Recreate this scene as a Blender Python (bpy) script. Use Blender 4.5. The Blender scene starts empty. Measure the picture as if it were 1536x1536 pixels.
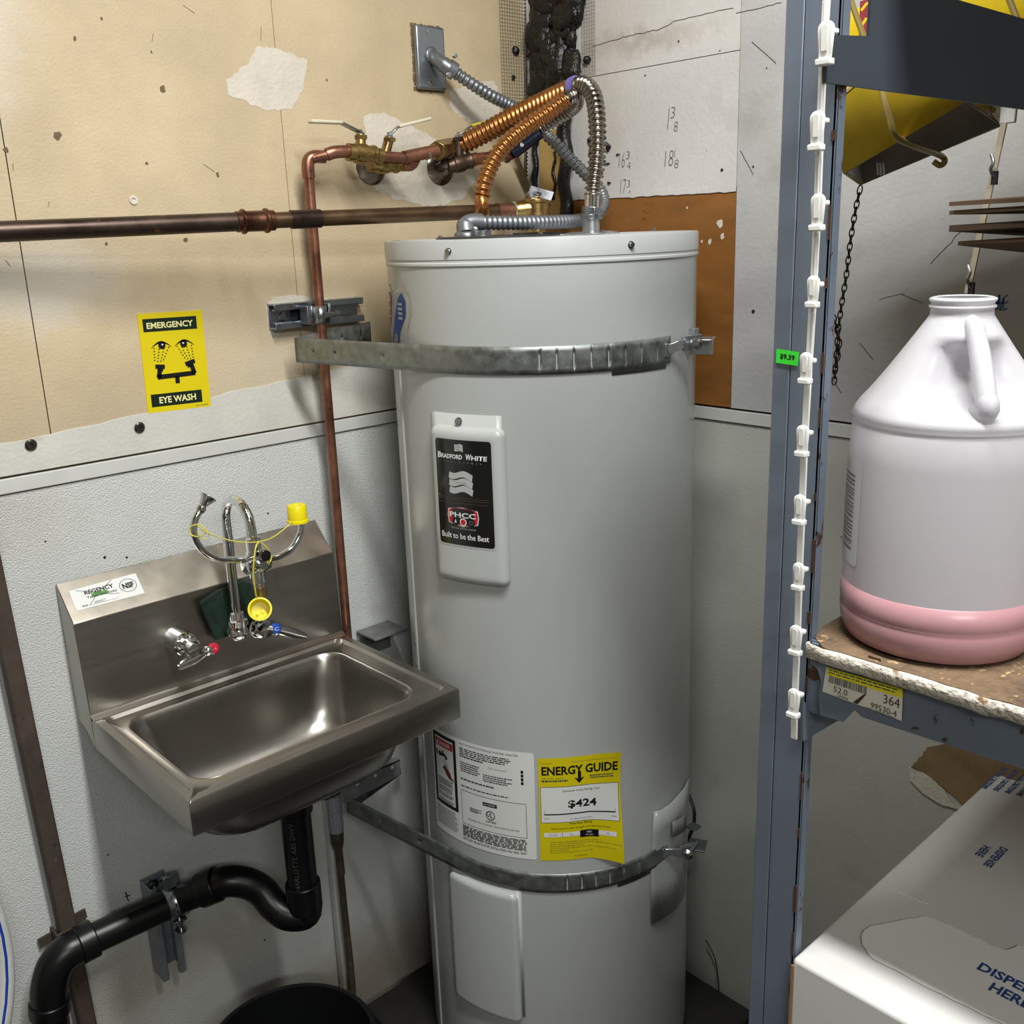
import bpy, bmesh, math, random
from mathutils import Vector, Matrix, noise
random.seed(7)
V = Vector
PI = math.pi
SC = bpy.context.scene
COL = SC.collection

# ------------------------------------------------------------------ camera
FPX = 1500.0
YAW, PITCH, ROLL = math.radians(47.56), math.radians(15.75), math.radians(-2.0)
CAM = V((-1.4573, -1.5119, 1.56))
fw = V((math.cos(YAW)*math.cos(PITCH), math.sin(YAW)*math.cos(PITCH), -math.sin(PITCH)))
rt = V((math.sin(YAW), -math.cos(YAW), 0))
upv = rt.cross(fw)
c_, s_ = math.cos(ROLL), math.sin(ROLL)
RT, UP = c_*rt + s_*upv, -s_*rt + c_*upv
cd = bpy.data.cameras.new('camera')
cam = bpy.data.objects.new('camera', cd); COL.objects.link(cam)
cd.sensor_width = 36; cd.sensor_fit = 'HORIZONTAL'; cd.lens = 36*FPX/1536
cd.clip_start = 0.02
cam.matrix_world = Matrix(((RT.x, UP.x, -fw.x, CAM.x), (RT.y, UP.y, -fw.y, CAM.y), (RT.z, UP.z, -fw.z, CAM.z), (0, 0, 0, 1)))
SC.camera = cam
SC.view_settings.view_transform = 'Standard'
SC.view_settings.look = 'None'
SC.view_settings.gamma = 1
SC.view_settings.use_curve_mapping = False
SC.view_settings.exposure = 0.25

# ------------------------------------------------------------------ light
w = bpy.data.worlds.new('world'); SC.world = w; w.use_nodes = True
w.node_tree.nodes['Background'].inputs[0].default_value = (0.8, 0.86, 0.9, 1)
w.node_tree.nodes['Background'].inputs[1].default_value = 0.03

def area(name, loc, size, power, color=(1, 1, 1), rot=(0, 0, 0)):
    l = bpy.data.lights.new(name, 'AREA'); l.shape = 'RECTANGLE'
    l.size, l.size_y = size; l.energy = power; l.color = color
    o = bpy.data.objects.new(name, l); COL.objects.link(o)
    o.location = loc; o.rotation_euler = rot
    return o
area('ceiling_tube_and_fill', (-0.96, -1.45, 2.62), (0.12, 1.2), 48, (1.0, 0.99, 0.965))
area('ceiling_tube_and_fill', (-2.05, -3.1, 2.5), (0.9, 0.14), 20, (1.0, 1.0, 0.99), (0.75, 0, -0.62))  # added fill from behind, lifts the lower left wall; no tube there

# ------------------------------------------------------------------ pixel -> real surface helpers
def ray(px, py): return fw + (px-768)/FPX*RT - (py-768)/FPX*UP
def w1(px, py, off=0.0):                 # on the left wall (plane y = -off)
    d = ray(px, py); return CAM + d*((-off-CAM.y)/d.y)
def w2(px, py, off=0.0):                 # on the right wall (plane x = -off)
    d = ray(px, py); return CAM + d*((-off-CAM.x)/d.x)
def hz(px, py, z):                       # on a horizontal plane
    d = ray(px, py); return CAM + d*((z-CAM.z)/d.z)
def at(px, py, hd):                      # at a horizontal distance
    d = ray(px, py); return CAM + d*(hd/math.hypot(d.x, d.y))
TX, TY, TR = -0.287, -0.323, 0.248       # tank axis and radius
def cyl(px, py, r=TR):
    d = ray(px, py); ox, oy = CAM.x-TX, CAM.y-TY
    a = d.x*d.x+d.y*d.y; b = ox*d.x+oy*d.y; c = ox*ox+oy*oy-r*r
    q = max(b*b-a*c, 0); t = (-b-math.sqrt(q))/a; p = CAM+d*t
    return math.atan2(p.y-TY, p.x-TX) % (2*PI), p.z

# ------------------------------------------------------------------ materials
def lin(c):
    if isinstance(c, str):
        c = [int(c[i:i+2], 16)/255 for i in (0, 2, 4)]
    return tuple((x/12.92 if x <= .04045 else ((x+.055)/1.055)**2.4) for x in c[:3]) + (1,)
MATS = {}
def mat(name, col, rough=.5, metal=0, var=0.0, vscale=8, bump=0.0, bscale=60, alpha=None, spots=None, rvar=0.0, stretch=None, spec=None, coat=0, trans=0, ior=None, dark=.55):
    """procedural material: base colour, broad mottling, optional specks and fine relief"""
    if name in MATS: return MATS[name]
    m = bpy.data.materials.new(name); m.use_nodes = True; MATS[name] = m
    nt = m.node_tree; N = nt.nodes; L = nt.links; b = N['Principled BSDF']
    b.inputs['Base Color'].default_value = lin(col); b.inputs['Roughness'].default_value = rough
    b.inputs['Metallic'].default_value = metal
    if spec is not None: b.inputs['Specular IOR Level'].default_value = spec
    if coat: b.inputs['Coat Weight'].default_value = coat; b.inputs['Coat Roughness'].default_value = .15
    if trans: b.inputs['Transmission Weight'].default_value = trans
    if ior: b.inputs['IOR'].default_value = ior
    if alpha is not None: b.inputs['Alpha'].default_value = alpha
    tc = N.new('ShaderNodeTexCoord'); src = tc.outputs['Object']
    if stretch:
        mp = N.new('ShaderNodeMapping'); mp.inputs['Scale'].default_value = stretch
        L.new(src, mp.inputs[0]); src = mp.outputs[0]
    colout = None
    if var or rvar:
        n = N.new('ShaderNodeTexNoise'); n.inputs['Scale'].default_value = vscale; n.inputs['Detail'].default_value = 8; n.inputs['Roughness'].default_value = .62
        L.new(src, n.inputs['Vector'])
        mr = N.new('ShaderNodeMapRange'); mr.inputs[1].default_value = .32; mr.inputs[2].default_value = .68
        L.new(n.outputs[0], mr.inputs[0])
    if var:
        mx = N.new('ShaderNodeMix'); mx.data_type = 'RGBA'
        base = lin(col)
        mx.inputs[6].default_value = tuple(x*(1-var) for x in base[:3])+(1,)
        mx.inputs[7].default_value = tuple(min(1, x*(1+var)) for x in base[:3])+(1,)
        L.new(mr.outputs[0], mx.inputs[0]); colout = mx.outputs[2]
    for sp in (spots or []):             # (scale, threshold, colour, softness)
        n2 = N.new('ShaderNodeTexNoise'); n2.inputs['Scale'].default_value = sp[0]; n2.inputs['Detail'].default_value = 5; n2.inputs['Roughness'].default_value = .6
        off = N.new('ShaderNodeVectorMath'); off.operation = 'ADD'; off.inputs[1].default_value = (sp[0]*.37, 1.7, sp[1]*9)
        L.new(src, off.inputs[0]); L.new(off.outputs[0], n2.inputs['Vector'])
        m2 = N.new('ShaderNodeMapRange'); m2.inputs[1].default_value = sp[1]; m2.inputs[2].default_value = sp[1]+sp[3]
        L.new(n2.outputs[0], m2.inputs[0])
        x2 = N.new('ShaderNodeMix'); x2.data_type = 'RGBA'
        if colout: L.new(colout, x2.inputs[6])
        else: x2.inputs[6].default_value = lin(col)
        x2.inputs[7].default_value = lin(sp[2]); L.new(m2.outputs[0], x2.inputs[0]); colout = x2.outputs[2]
    if colout: L.new(colout, b.inputs['Base Color'])
    if rvar:
        r2 = N.new('ShaderNodeMapRange'); r2.inputs[3].default_value = max(.02, rough-rvar); r2.inputs[4].default_value = min(1, rough+rvar)
        L.new(mr.outputs[0], r2.inputs[0]); L.new(r2.outputs[0], b.inputs['Roughness'])
    if bump:
        n3 = N.new('ShaderNodeTexNoise'); n3.inputs['Scale'].default_value = bscale; n3.inputs['Detail'].default_value = 3
        L.new(src, n3.inputs['Vector'])
        bp = N.new('ShaderNodeBump'); bp.inputs['Strength'].default_value = bump; bp.inputs['Distance'].default_value = .003
        L.new(n3.outputs[0], bp.inputs['Height']); L.new(bp.outputs[0], b.inputs['Normal'])
    return m

def blotches(m, plane, items):
    """stains and patches with a shape of their own: (a, z, ra, rz, soft, colour, strength) on wall coordinates"""
    nt = m.node_tree; N = nt.nodes; L = nt.links; b = N['Principled BSDF']
    tc = N.new('ShaderNodeTexCoord'); sx = N.new('ShaderNodeSeparateXYZ')
    nz = N.new('ShaderNodeTexNoise'); nz.inputs['Scale'].default_value = 22; nz.inputs['Detail'].default_value = 6; nz.inputs['Roughness'].default_value = .65
    L.new(tc.outputs['Object'], nz.inputs['Vector'])
    sc = N.new('ShaderNodeVectorMath'); sc.operation = 'MULTIPLY_ADD'
    L.new(nz.outputs['Color'], sc.inputs[0]); sc.inputs[1].default_value = (.09, .09, .09); 
    ad = N.new('ShaderNodeVectorMath'); ad.operation = 'ADD'; ad.inputs[1].default_value = (-.045, -.045, -.045)
    L.new(tc.outputs['Object'], ad.inputs[0]); L.new(ad.outputs[0], sc.inputs[2]); L.new(sc.outputs[0], sx.inputs[0])
    aout = sx.outputs[plane]; zout = sx.outputs[2]
    def mth(op, a, bb):
        n = N.new('ShaderNodeMath'); n.operation = op
        for i, v in enumerate((a, bb)):
            if isinstance(v, (int, float)): n.inputs[i].default_value = v
            elif v is not None: L.new(v, n.inputs[i])
        return n.outputs[0]
    cur = b.inputs['Base Color'].links[0].from_socket if b.inputs['Base Color'].links else None
    for (a, z, ra, rz, soft, col, st) in items:
        da = mth('DIVIDE', mth('SUBTRACT', aout, a), ra); dz = mth('DIVIDE', mth('SUBTRACT', zout, z), rz)
        d = mth('SQRT', mth('ADD', mth('MULTIPLY', da, da), mth('MULTIPLY', dz, dz)), 0)
        mr = N.new('ShaderNodeMapRange'); mr.inputs[1].default_value = 1-soft; mr.inputs[2].default_value = 1+soft
        mr.inputs[3].default_value = st; mr.inputs[4].default_value = 0; L.new(d, mr.inputs[0])
        x = N.new('ShaderNodeMix'); x.data_type = 'RGBA'
        if cur: L.new(cur, x.inputs[6])
        else: x.inputs[6].default_value = b.inputs['Base Color'].default_value
        x.inputs[7].default_value = lin(col); L.new(mr.outputs[0], x.inputs[0]); cur = x.outputs[2]
    L.new(cur, b.inputs['Base Color'])

# ------------------------------------------------------------------ objects
def tag(o, label=None, cat=None, group=None, kind=None):
    if label: o['label'] = label
    if cat: o['category'] = cat
    if group: o['group'] = group
    if kind: o['kind'] = kind
    return o
ORG = {}
def thing(name, label, cat, loc, group=None):
    o = bpy.data.objects.new(name, None); COL.objects.link(o); o.empty_display_size = .05
    o.location = V(loc); ORG[o.name] = V(loc); return tag(o, label, cat, group)

class MB:
    """collects world-space geometry, built as one mesh object"""
    def __init__(s): s.v = []; s.f = []; s.m = []; s.cur = 0
    def add(s, vs, fs, m=None):
        n = len(s.v); s.v += [V(p) for p in vs]; s.f += [[i+n for i in f] for f in fs]; s.m += [s.cur if m is None else m]*len(fs); return s
    def box(s, c, sx, sy, sz, R=None, m=None):
        c = V(c); vs = []
        for k in range(8):
            p = V(((k & 1)-.5, ((k >> 1) & 1)-.5, ((k >> 2) & 1)-.5)); p = V((p.x*sx, p.y*sy, p.z*sz))
            vs.append(c+(R @ p if R else p))
        return s.add(vs, [(0, 2, 3, 1), (4, 5, 7, 6), (0, 1, 5, 4), (2, 6, 7, 3), (0, 4, 6, 2), (1, 3, 7, 5)], m)
    def bar(s, a, b, wd, th, side=(0, 0, 1), m=None):
        a, b = V(a), V(b); d = (b-a); L_ = d.length; d.normalize(); u = V(side); u = (u-d*u.dot(d)).normalized(); n = d.cross(u)
        R = Matrix((d, u, n)).transposed(); return s.box((a+b)/2, L_, wd, th, R, m)
    def tube(s, pts, r, seg=14, caps=True, m=None, closed=False, flat=None):
        pts = [V(p) for p in pts]; n = len(pts); rr = r if isinstance(r, (list, tuple)) else [r]*n
        T = []
        for i in range(n):
            a = pts[(i-1) % n] if (closed or i > 0) else pts[i]; b = pts[(i+1) % n] if (closed or i < n-1) else pts[i]
            t = b-a; T.append(t.normalized() if t.length > 1e-9 else V((0, 0, 1)))
        ref = V((0, 0, 1)) if abs(T[0].z) < .9 else V((1, 0, 0))
        u = (ref-T[0]*ref.dot(T[0])).normalized(); vs = []; fs = []
        for i in range(n):
            u = (u-T[i]*u.dot(T[i])); u = u.normalized() if u.length > 1e-6 else T[i].orthogonal().normalized()
            w_ = T[i].cross(u)
            for k in range(seg):
                a = 2*PI*k/seg; vs.append(pts[i]+(u*math.cos(a)+w_*math.sin(a)*(flat or 1))*rr[i])
        for i in range(n if closed else n-1):
            j = (i+1) % n
            for k in range(seg):
                fs.append((i*seg+k, i*seg+(k+1) % seg, j*seg+(k+1) % seg, j*seg+k))
        if caps and not closed:
            fs.append(tuple(reversed(range(seg)))); fs.append(tuple((n-1)*seg+k for k in range(seg)))
        return s.add(vs, fs, m)
    def lathe(s, c, axis, prof, seg=28, m=None, ref=None):
        c = V(c); ax = V(axis).normalized(); u = V(ref) if ref else ax.orthogonal(); u = (u-ax*u.dot(ax)).normalized(); w_ = ax.cross(u)
        vs = []; fs = []; n = len(prof)
        for (r, h) in prof:
            for k in range(seg):
                a = 2*PI*k/seg; vs.append(c+ax*h+(u*math.cos(a)+w_*math.sin(a))*r)
        for i in range(n-1):
            for k in range(seg): fs.append((i*seg+k, i*seg+(k+1) % seg, (i+1)*seg+(k+1) % seg, (i+1)*seg+k))
        if prof[0][0] > 1e-5: fs.append(tuple(reversed(range(seg))))
        if prof[-1][0] > 1e-5: fs.append(tuple((n-1)*seg+k for k in range(seg)))
        return s.add(vs, fs, m)
    def prism(s, pts, nrm, th, m=None):
        """planar polygon (3D points) thickened along nrm"""
        pts = [V(p) for p in pts]; n = len(pts); d = V(nrm).normalized()*th
        return s.add(pts+[p+d for p in pts], [tuple(reversed(range(n))), tuple(range(n, 2*n))]+[(i, (i+1) % n, n+(i+1) % n, n+i) for i in range(n)], m)
    def sphere(s, c, r, seg=12, m=None, sc=(1, 1, 1)):
        c = V(c); vs = []; fs = []; rings = seg//2
        for i in range(rings+1):
            ph = PI*i/rings
            for k in range(seg):
                a = 2*PI*k/seg; vs.append(c+V((math.sin(ph)*math.cos(a)*sc[0], math.sin(ph)*math.sin(a)*sc[1], math.cos(ph)*sc[2]))*r)
        for i in range(rings):
            for k in range(seg): fs.append((i*seg+k, (i+1)*seg+k, (i+1)*seg+(k+1) % seg, i*seg+(k+1) % seg))
        return s.add(vs, fs, m)
    def grid(s, rows, m=None, wrap=False):
        nr, nc = len(rows), len(rows[0]); vs = [p for r in rows for p in r]; fs = []
        for i in range(nr-1):
            for k in range(nc if wrap else nc-1):
                fs.append((i*nc+k, i*nc+(k+1) % nc, (i+1)*nc+(k+1) % nc, (i+1)*nc+k))
        return s.add(vs, fs, m)
    def build(s, name, mats, parent=None, ang=35, bevel=0, bseg=2, solid=0, weld=True, sub=0):
        mats = mats if isinstance(mats, (list, tuple)) else [mats]
        org = V((0, 0, 0))
        if parent is not None:
            q = parent
            while q is not None: org += q.location; q = q.parent
        me = bpy.data.meshes.new(name); me.from_pydata([tuple(p-org) for p in s.v], [], s.f)
        for m in mats: me.materials.append(m)
        for i, p in enumerate(me.polygons): p.material_index = s.m[i]
        if weld:
            bm = bmesh.new(); bm.from_mesh(me); bmesh.ops.remove_doubles(bm, verts=bm.verts, dist=1e-6)
            bmesh.ops.recalc_face_normals(bm, faces=bm.faces); bm.to_mesh(me); bm.free()
        me.update(); me.shade_smooth()
        if ang < 180: me.set_sharp_from_angle(angle=math.radians(ang))
        o = bpy.data.objects.new(name, me); COL.objects.link(o)
        if parent is not None: o.parent = parent
        if bevel:
            b = o.modifiers.new('bevel', 'BEVEL'); b.width = bevel; b.segments = bseg; b.limit_method = 'ANGLE'; b.angle_limit = math.radians(30); b.harden_normals = False
        if solid:
            q = o.modifiers.new('solid', 'SOLIDIFY'); q.thickness = solid; q.offset = 0
        if sub:
            q = o.modifiers.new('sub', 'SUBSURF'); q.levels = q.render_levels = sub
        return o

def spline(pts, n=8):
    pts = [V(p) for p in pts]; out = []
    P = [pts[0]*2-pts[1]]+pts+[pts[-1]*2-pts[-2]]
    for i in range(1, len(P)-2):
        a, b, c, d = P[i-1], P[i], P[i+1], P[i+2]
        for k in range(n):
            t = k/n; out.append(.5*((2*b)+(c-a)*t+(2*a-5*b+4*c-d)*t*t+(3*b-a-3*c+d)*t**3))
    out.append(pts[-1]); return out
def resample(pts, step):
    L_ = [0]
    for i in range(1, len(pts)): L_.append(L_[-1]+(pts[i]-pts[i-1]).length)
    n = max(2, int(L_[-1]/step)); out = []; j = 0
    for k in range(n+1):
        t = L_[-1]*k/n
        while j < len(L_)-2 and L_[j+1] < t: j += 1
        q = (t-L_[j])/max(1e-9, L_[j+1]-L_[j]); out.append(pts[j].lerp(pts[j+1], q))
    return out
def corrugated(b, pts, r, period, depth, m=None, seg=16, power=1.0):
    p = resample(spline(pts, 10), period/6); rr = [r-depth*(.5-.5*math.cos(2*PI*i/6))**power for i in range(len(p))]
    return b.tube(p, rr, seg, True, m)

# ------------------------------------------------------------------ flat print (lettering, labels) mapped on real surfaces
TXT = {}
def glyphs(txt, bold=0.0):
    k = (txt, bold)
    if k not in TXT:
        c = bpy.data.curves.new('t', 'FONT'); c.body = txt; c.size = 1; c.resolution_u = 2; c.offset = bold; c.fill_mode = 'FRONT'
        o = bpy.data.objects.new('t', c); COL.objects.link(o)
        bpy.context.view_layer.update()
        dg = bpy.context.evaluated_depsgraph_get(); me = bpy.data.meshes.new_from_object(o.evaluated_get(dg))
        vs = [(v.co.x, v.co.y) for v in me.vertices]; fs = [tuple(p.vertices) for p in me.polygons]
        bpy.data.objects.remove(o); bpy.data.curves.remove(c); bpy.data.meshes.remove(me)
        if not vs: vs = [(0, 0)]
        x0 = min(v[0] for v in vs); x1 = max(v[0] for v in vs); y0 = min(v[1] for v in vs); y1 = max(v[1] for v in vs)
        TXT[k] = (vs, fs, x0, x1, y0, y1)
    return TXT[k]
class Print:
    """2D artwork in metres (u right, v up, origin bottom left) laid on a surface by fn(u, v, lift)"""
    def __init__(s, fn, step=.008): s.fn = fn; s.b = MB(); s.lay = 0; s.step = step; s.mats = []
    def mi(s, m):
        if m not in s.mats: s.mats.append(m)
        return s.mats.index(m)
    def up(s, n=1): s.lay += n; return s
    def z(s): return s.lay*.00012
    def rect(s, u0, v0, u1, v1, m):
        n = max(1, int(math.ceil(abs(u1-u0)/s.step))); q = max(1, int(math.ceil(abs(v1-v0)/(s.step*3))))
        rows = [[s.fn(u0+(u1-u0)*i/n, v0+(v1-v0)*j/q, s.z()) for i in range(n+1)] for j in range(q+1)]
        s.b.grid(rows, s.mi(m)); return s
    def poly(s, pts, m):
        s.b.add([s.fn(u, v, s.z()) for u, v in pts], [tuple(range(len(pts)))], s.mi(m)); return s
    def frame(s, u0, v0, u1, v1, t, m):
        s.rect(u0, v0, u1, v0+t, m); s.rect(u0, v1-t, u1, v1, m); s.rect(u0, v0+t, u0+t, v1-t, m); s.rect(u1-t, v0+t, u1, v1-t, m); return s
    def disc(s, u, v, r, m, n=24, rv=None): return s.poly([(u+r*math.cos(2*PI*i/n), v+(rv or r)*math.sin(2*PI*i/n)) for i in range(n)], m)
    def ring(s, u, v, r, t, m, n=32):
        for i in range(n):
            a, b = 2*PI*i/n, 2*PI*(i+1)/n
            s.poly([(u+r*math.cos(a), v+r*math.sin(a)), (u+r*math.cos(b), v+r*math.sin(b)), (u+(r-t)*math.cos(b), v+(r-t)*math.sin(b)), (u+(r-t)*math.cos(a), v+(r-t)*math.sin(a))], m)
        return s
    def line(s, pts, t, m):
        for (a, b) in zip(pts[:-1], pts[1:]):
            dx, dy = b[0]-a[0], b[1]-a[1]; l = math.hypot(dx, dy) or 1; nx, ny = -dy/l*t/2, dx/l*t/2
            k = max(1, int(l/s.step))
            for i in range(k):
                p = (a[0]+dx*i/k, a[1]+dy*i/k); q = (a[0]+dx*(i+1)/k, a[1]+dy*(i+1)/k)
                s.poly([(p[0]-nx, p[1]-ny), (q[0]-nx, q[1]-ny), (q[0]+nx, q[1]+ny), (p[0]+nx, p[1]+ny)], m)
        return s
    def text(s, txt, u, v, w_, h, m, bold=0.0, shear=0, rot=0):
        """fit the words in the box whose lower left is (u, v)"""
        vs, fs, x0, x1, y0, y1 = glyphs(txt, bold)
        sx = w_/max(1e-6, x1-x0); sy = h/max(1e-6, y1-y0); out = []; cr, sr = math.cos(rot), math.sin(rot)
        for x, y in vs:
            a, b = (x-x0)*sx, (y-y0)*sy; a += b*shear
            out.append(s.fn(u+a*cr-b*sr, v+a*sr+b*cr, s.z()))
        s.b.add(out, fs, s.mi(m)); return s
    def lines(s, u0, v0, u1, v1, n, m, ragged=.15, fill=.55):
        """block of unreadably small print: rows of short dashes"""
        rnd = random.Random(int(u0*1e5)+int(v0*1e6)+n); hh = (v1-v0)/n
        for i in range(n):
            y = v1-(i+.75)*hh; x = u0; end = u1-(u1-u0)*rnd.random()*ragged
            while x < end:
                l = (u1-u0)*(.03+.09*rnd.random()); s.rect(x, y, min(end, x+l), y+hh*fill, m); x += l+(u1-u0)*.018
        return s
    def build(s, name, parent=None): return s.b.build(name, s.mats, parent, weld=False, ang=180)
def on_plane(o, u, v):
    o, u, v = V(o), V(u).normalized(), V(v).normalized(); n = u.cross(v)
    return lambda a, b, l: o+u*a+v*b+n*l
def quad_map(bl, br, tl, tr, W, H, lift=0.0):
    bl, br, tl, tr = V(bl), V(br), V(tl), V(tr); n = (br-bl).cross(tl-bl).normalized()
    def f(u, v, l):
        a, b = u/W, v/H
        return bl*(1-a)*(1-b)+br*a*(1-b)+tl*(1-a)*b+tr*a*b+n*(l+lift)
    return f
def on_tank(th0, z0, off=.0006, r=TR, slope=0):
    return lambda u, v, l: V((TX+(r+off+l)*math.cos(th0+u/r), TY+(r+off+l)*math.sin(th0+u/r), z0+v+slope*u))

# shared inks and metals
BLACK = mat('black_ink', '0b0b0c', .45); WHITE = mat('white_paper', 'd8dad8', .5); DGREEN = mat('dark_green_ink', '06200f', .45)
YEL = mat('yellow_print', 'd9c60a', .45, var=.04); RED = mat('red_print', 'b01d28', .45); GREY = mat('grey_print', '77797a', .5)
GREEN = mat('green_print', '4b8a33', .5); NAVY = mat('navy_print', '17265c', .5); SILV = mat('silver_print', 'b9bcbc', .4, metal=.2)
CHROME = mat('chrome', 'dfe2e4', .07, 1.0, rvar=.04, vscale=30)
ZINC = mat('zinc_plated_steel', '9aa0a6', .32, 1.0, var=.12, vscale=40, rvar=.1)
GALV = mat('galvanised_strap', '8a8f8d', .45, .85, var=.28, vscale=55, rvar=.12)
COPPER = mat('bright_copper', '8f6350', .38, .8, var=.3, vscale=26, rvar=.15, spots=[(60, .66, '5a3526', .06)])
OLDCOP = mat('tarnished_copper', '453831', .36, .75, var=.35, vscale=14, rvar=.12, spots=[(30, .63, '8a5a43', .08)])
BRASS = mat('brass', '9b8352', .32, .95, var=.25, vscale=40, rvar=.12)
# ================================================================== SETTING
UPB = mat('aged_beige_paint', 'c2b191', .62, var=.12, vscale=5, bump=.25, bscale=240, spots=[(3.2, .57, 'b9a788', .2), (95, .735, '7e7058', .03), (28, .76, '6b5c45', .02)])
BAND = mat('white_brushed_paint', 'c9c8c0', .55, var=.07, vscale=12, bump=.25, bscale=160, spots=[(9, .62, 'b3afa3', .1), (60, .74, '77736a', .03)])
FRP = mat('pebbled_white_wall_panel', 'cbcecb', .42, var=.05, vscale=6, bump=.75, bscale=420, spots=[(70, .745, '8f8f88', .03), (5, .64, 'b0b0a8', .15)])
PLAS = mat('old_white_plaster', 'c9c8c6', .6, var=.07, vscale=6, bump=.25, bscale=120, spots=[(4, .6, 'b3b0aa', .14), (80, .72, '6c6a66', .03), (20, .715, '8e8b85', .04)])
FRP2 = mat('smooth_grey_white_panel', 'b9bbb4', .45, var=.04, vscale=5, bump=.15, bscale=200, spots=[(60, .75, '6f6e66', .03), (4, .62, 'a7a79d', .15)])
DARKJ = mat('dark_joint', '2a2621', .8)
TRIMW = mat('white_trim_plastic', 'c6c8c4', .4, var=.05, vscale=15)

blotches(UPB, 0, [
    (-1.02, 1.92, .085, .17, .5, 'cfc8bd', .8),
    (w1(62, 425).x, w1(62, 425).z, .10, .055, .45, 'cac4b8', .75),
    (w1(140, 640).x, w1(140, 640).z, .3, .05, .8, 'b5a68c', .6),
    (w1(450, 560).x, w1(450, 560).z, .16, .09, .6, 'cdc4ac', .5),
])
def panelbox(b, x0, x1, z0, z1, y0, y1, ch=.0015):
    b.box(((x0+x1)/2, (y0+y1)/2, (z0+z1)/2), abs(x1-x0), abs(y1-y0), abs(z1-z0)); return b
ROOMX, ROOMY, CEIL = -3.4, -3.6, 2.66
zs = 1.243                                   # panel seam height
# left wall: backing, painted boards, white band, trim strip, pebbled panel
b = MB(); panelbox(b, ROOMX, .15, 0, CEIL, .012, .15)
wl = b.build('wall_left', DARKJ); wl['kind'] = 'structure'
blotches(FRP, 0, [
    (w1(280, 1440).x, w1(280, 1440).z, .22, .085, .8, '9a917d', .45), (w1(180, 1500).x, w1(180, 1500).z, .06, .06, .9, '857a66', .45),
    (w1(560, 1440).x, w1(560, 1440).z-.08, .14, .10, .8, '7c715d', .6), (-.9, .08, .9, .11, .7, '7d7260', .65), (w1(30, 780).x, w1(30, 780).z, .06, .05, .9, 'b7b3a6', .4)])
xa, xb = w1(26, 340).x, w1(426, 220).x
zb = zs+.003                                   # bottom of the beige paint
for x0, x1 in ((ROOMX, xa-.0008), (xa+.0008, xb-.0006), (xb+.0006, 0)):
    b = MB(); panelbox(b, x0, x1, zb, CEIL, 0, .012); b.build('painted_board', UPB, wl)
# white painted band with a hand-brushed upper edge
top = []; n = 90
for i in range(n+1):
    x = -1.6+1.6*i/n; base = 1.292+ (x+1.03)*.075 if x > -1.03 else 1.292
    top.append(V((x, 0, base+.006*noise.noise(V((x*14, 3, 0)))+.003*noise.noise(V((x*70, 9, 0))))))
bt = []
for p in top: bt.append(V((p.x, 0, zs+.004)))
b = MB(); b.grid([[V((p.x, .012, p.z)) for p in bt], [V((p.x, -.0012, p.z)) for p in bt], [V((p.x, -.0012, p.z)) for p in top], [V((p.x, .0, p.z+.0005)) for p in top]])
b.build('white_band', BAND, wl)
b = MB(); panelbox(b, ROOMX, -.0, 0, zs-.024, .002, .012); lp = b.build('wall_panel', FRP, wl)
# lower panel split at a vertical joint
b = MB(); panelbox(b, ROOMX, 0, zs-.022, zs, -.002, .012); b.build('trim_strip', TRIMW, wl, bevel=.0015)
# screws in the band
for px, py in ((46, 667), (209, 641)):
    c = w1(px, py, .002); b = MB(); b.lathe(c, (0, -1, 0), [(.0075, 0), (.0085, .0015), (.006, .0035), (.0025, .0035), (.0018, .0018)], 16)
    b.build('screw', mat('dark_screw', '55554f', .35, .9), wl)
# white filler patches, thin and ragged
SPK = mat('white_filler', 'd0c9bb', .7, var=.07, vscale=22, bump=.4, bscale=140)
def patch(name, pts, m, parent, wf, th=.0005, jit=.004, seed=1, sub=7):
    rnd = random.Random(seed); out = []
    P = [wf(*p) for p in pts]
    for i in range(len(P)):
        a, c = P[i], P[(i+1) % len(P)]
        for k in range(sub):
            q = a.lerp(c, k/sub)
            if k: q += V((rnd.uniform(-1, 1), 0, rnd.uniform(-1, 1)))*jit if abs(a.y-c.y) < 1e-4 else V((0, rnd.uniform(-1, 1), rnd.uniform(-1, 1)))*jit
            out.append(q)
    nrm = (0, -1, 0) if wf is w1 else (-1, 0, 0)
    b = MB(); b.prism(out, nrm, th); return b.build(name, m, parent, ang=30)
patch('filler_patch', [(385, 70), (412, 72), (461, 90), (455, 130), (437, 165), (400, 166), (342, 142), (338, 120), (370, 98)], SPK, wl, w1, jit=.002, seed=3)
patch('filler_patch', [(545, 175), (575, 168), (640, 200), (690, 235), (720, 262), (690, 300), (650, 312), (595, 300), (560, 280), (535, 262), (548, 220)], SPK, wl, w1, jit=.003, seed=5)
patch('filler_patch', [(675, 135), (700, 128), (742, 122), (752, 150), (748, 190), (720, 190), (690, 175), (674, 160)], SPK, wl, w1, jit=.003, seed=9)
patch('filler_patch', [(410, 446), (440, 442), (470, 446), (530, 452), (535, 475), (470, 482), (430, 484), (412, 512), (405, 500), (398, 460)], SPK, wl, w1, jit=.002, seed=11, sub=4)
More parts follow.
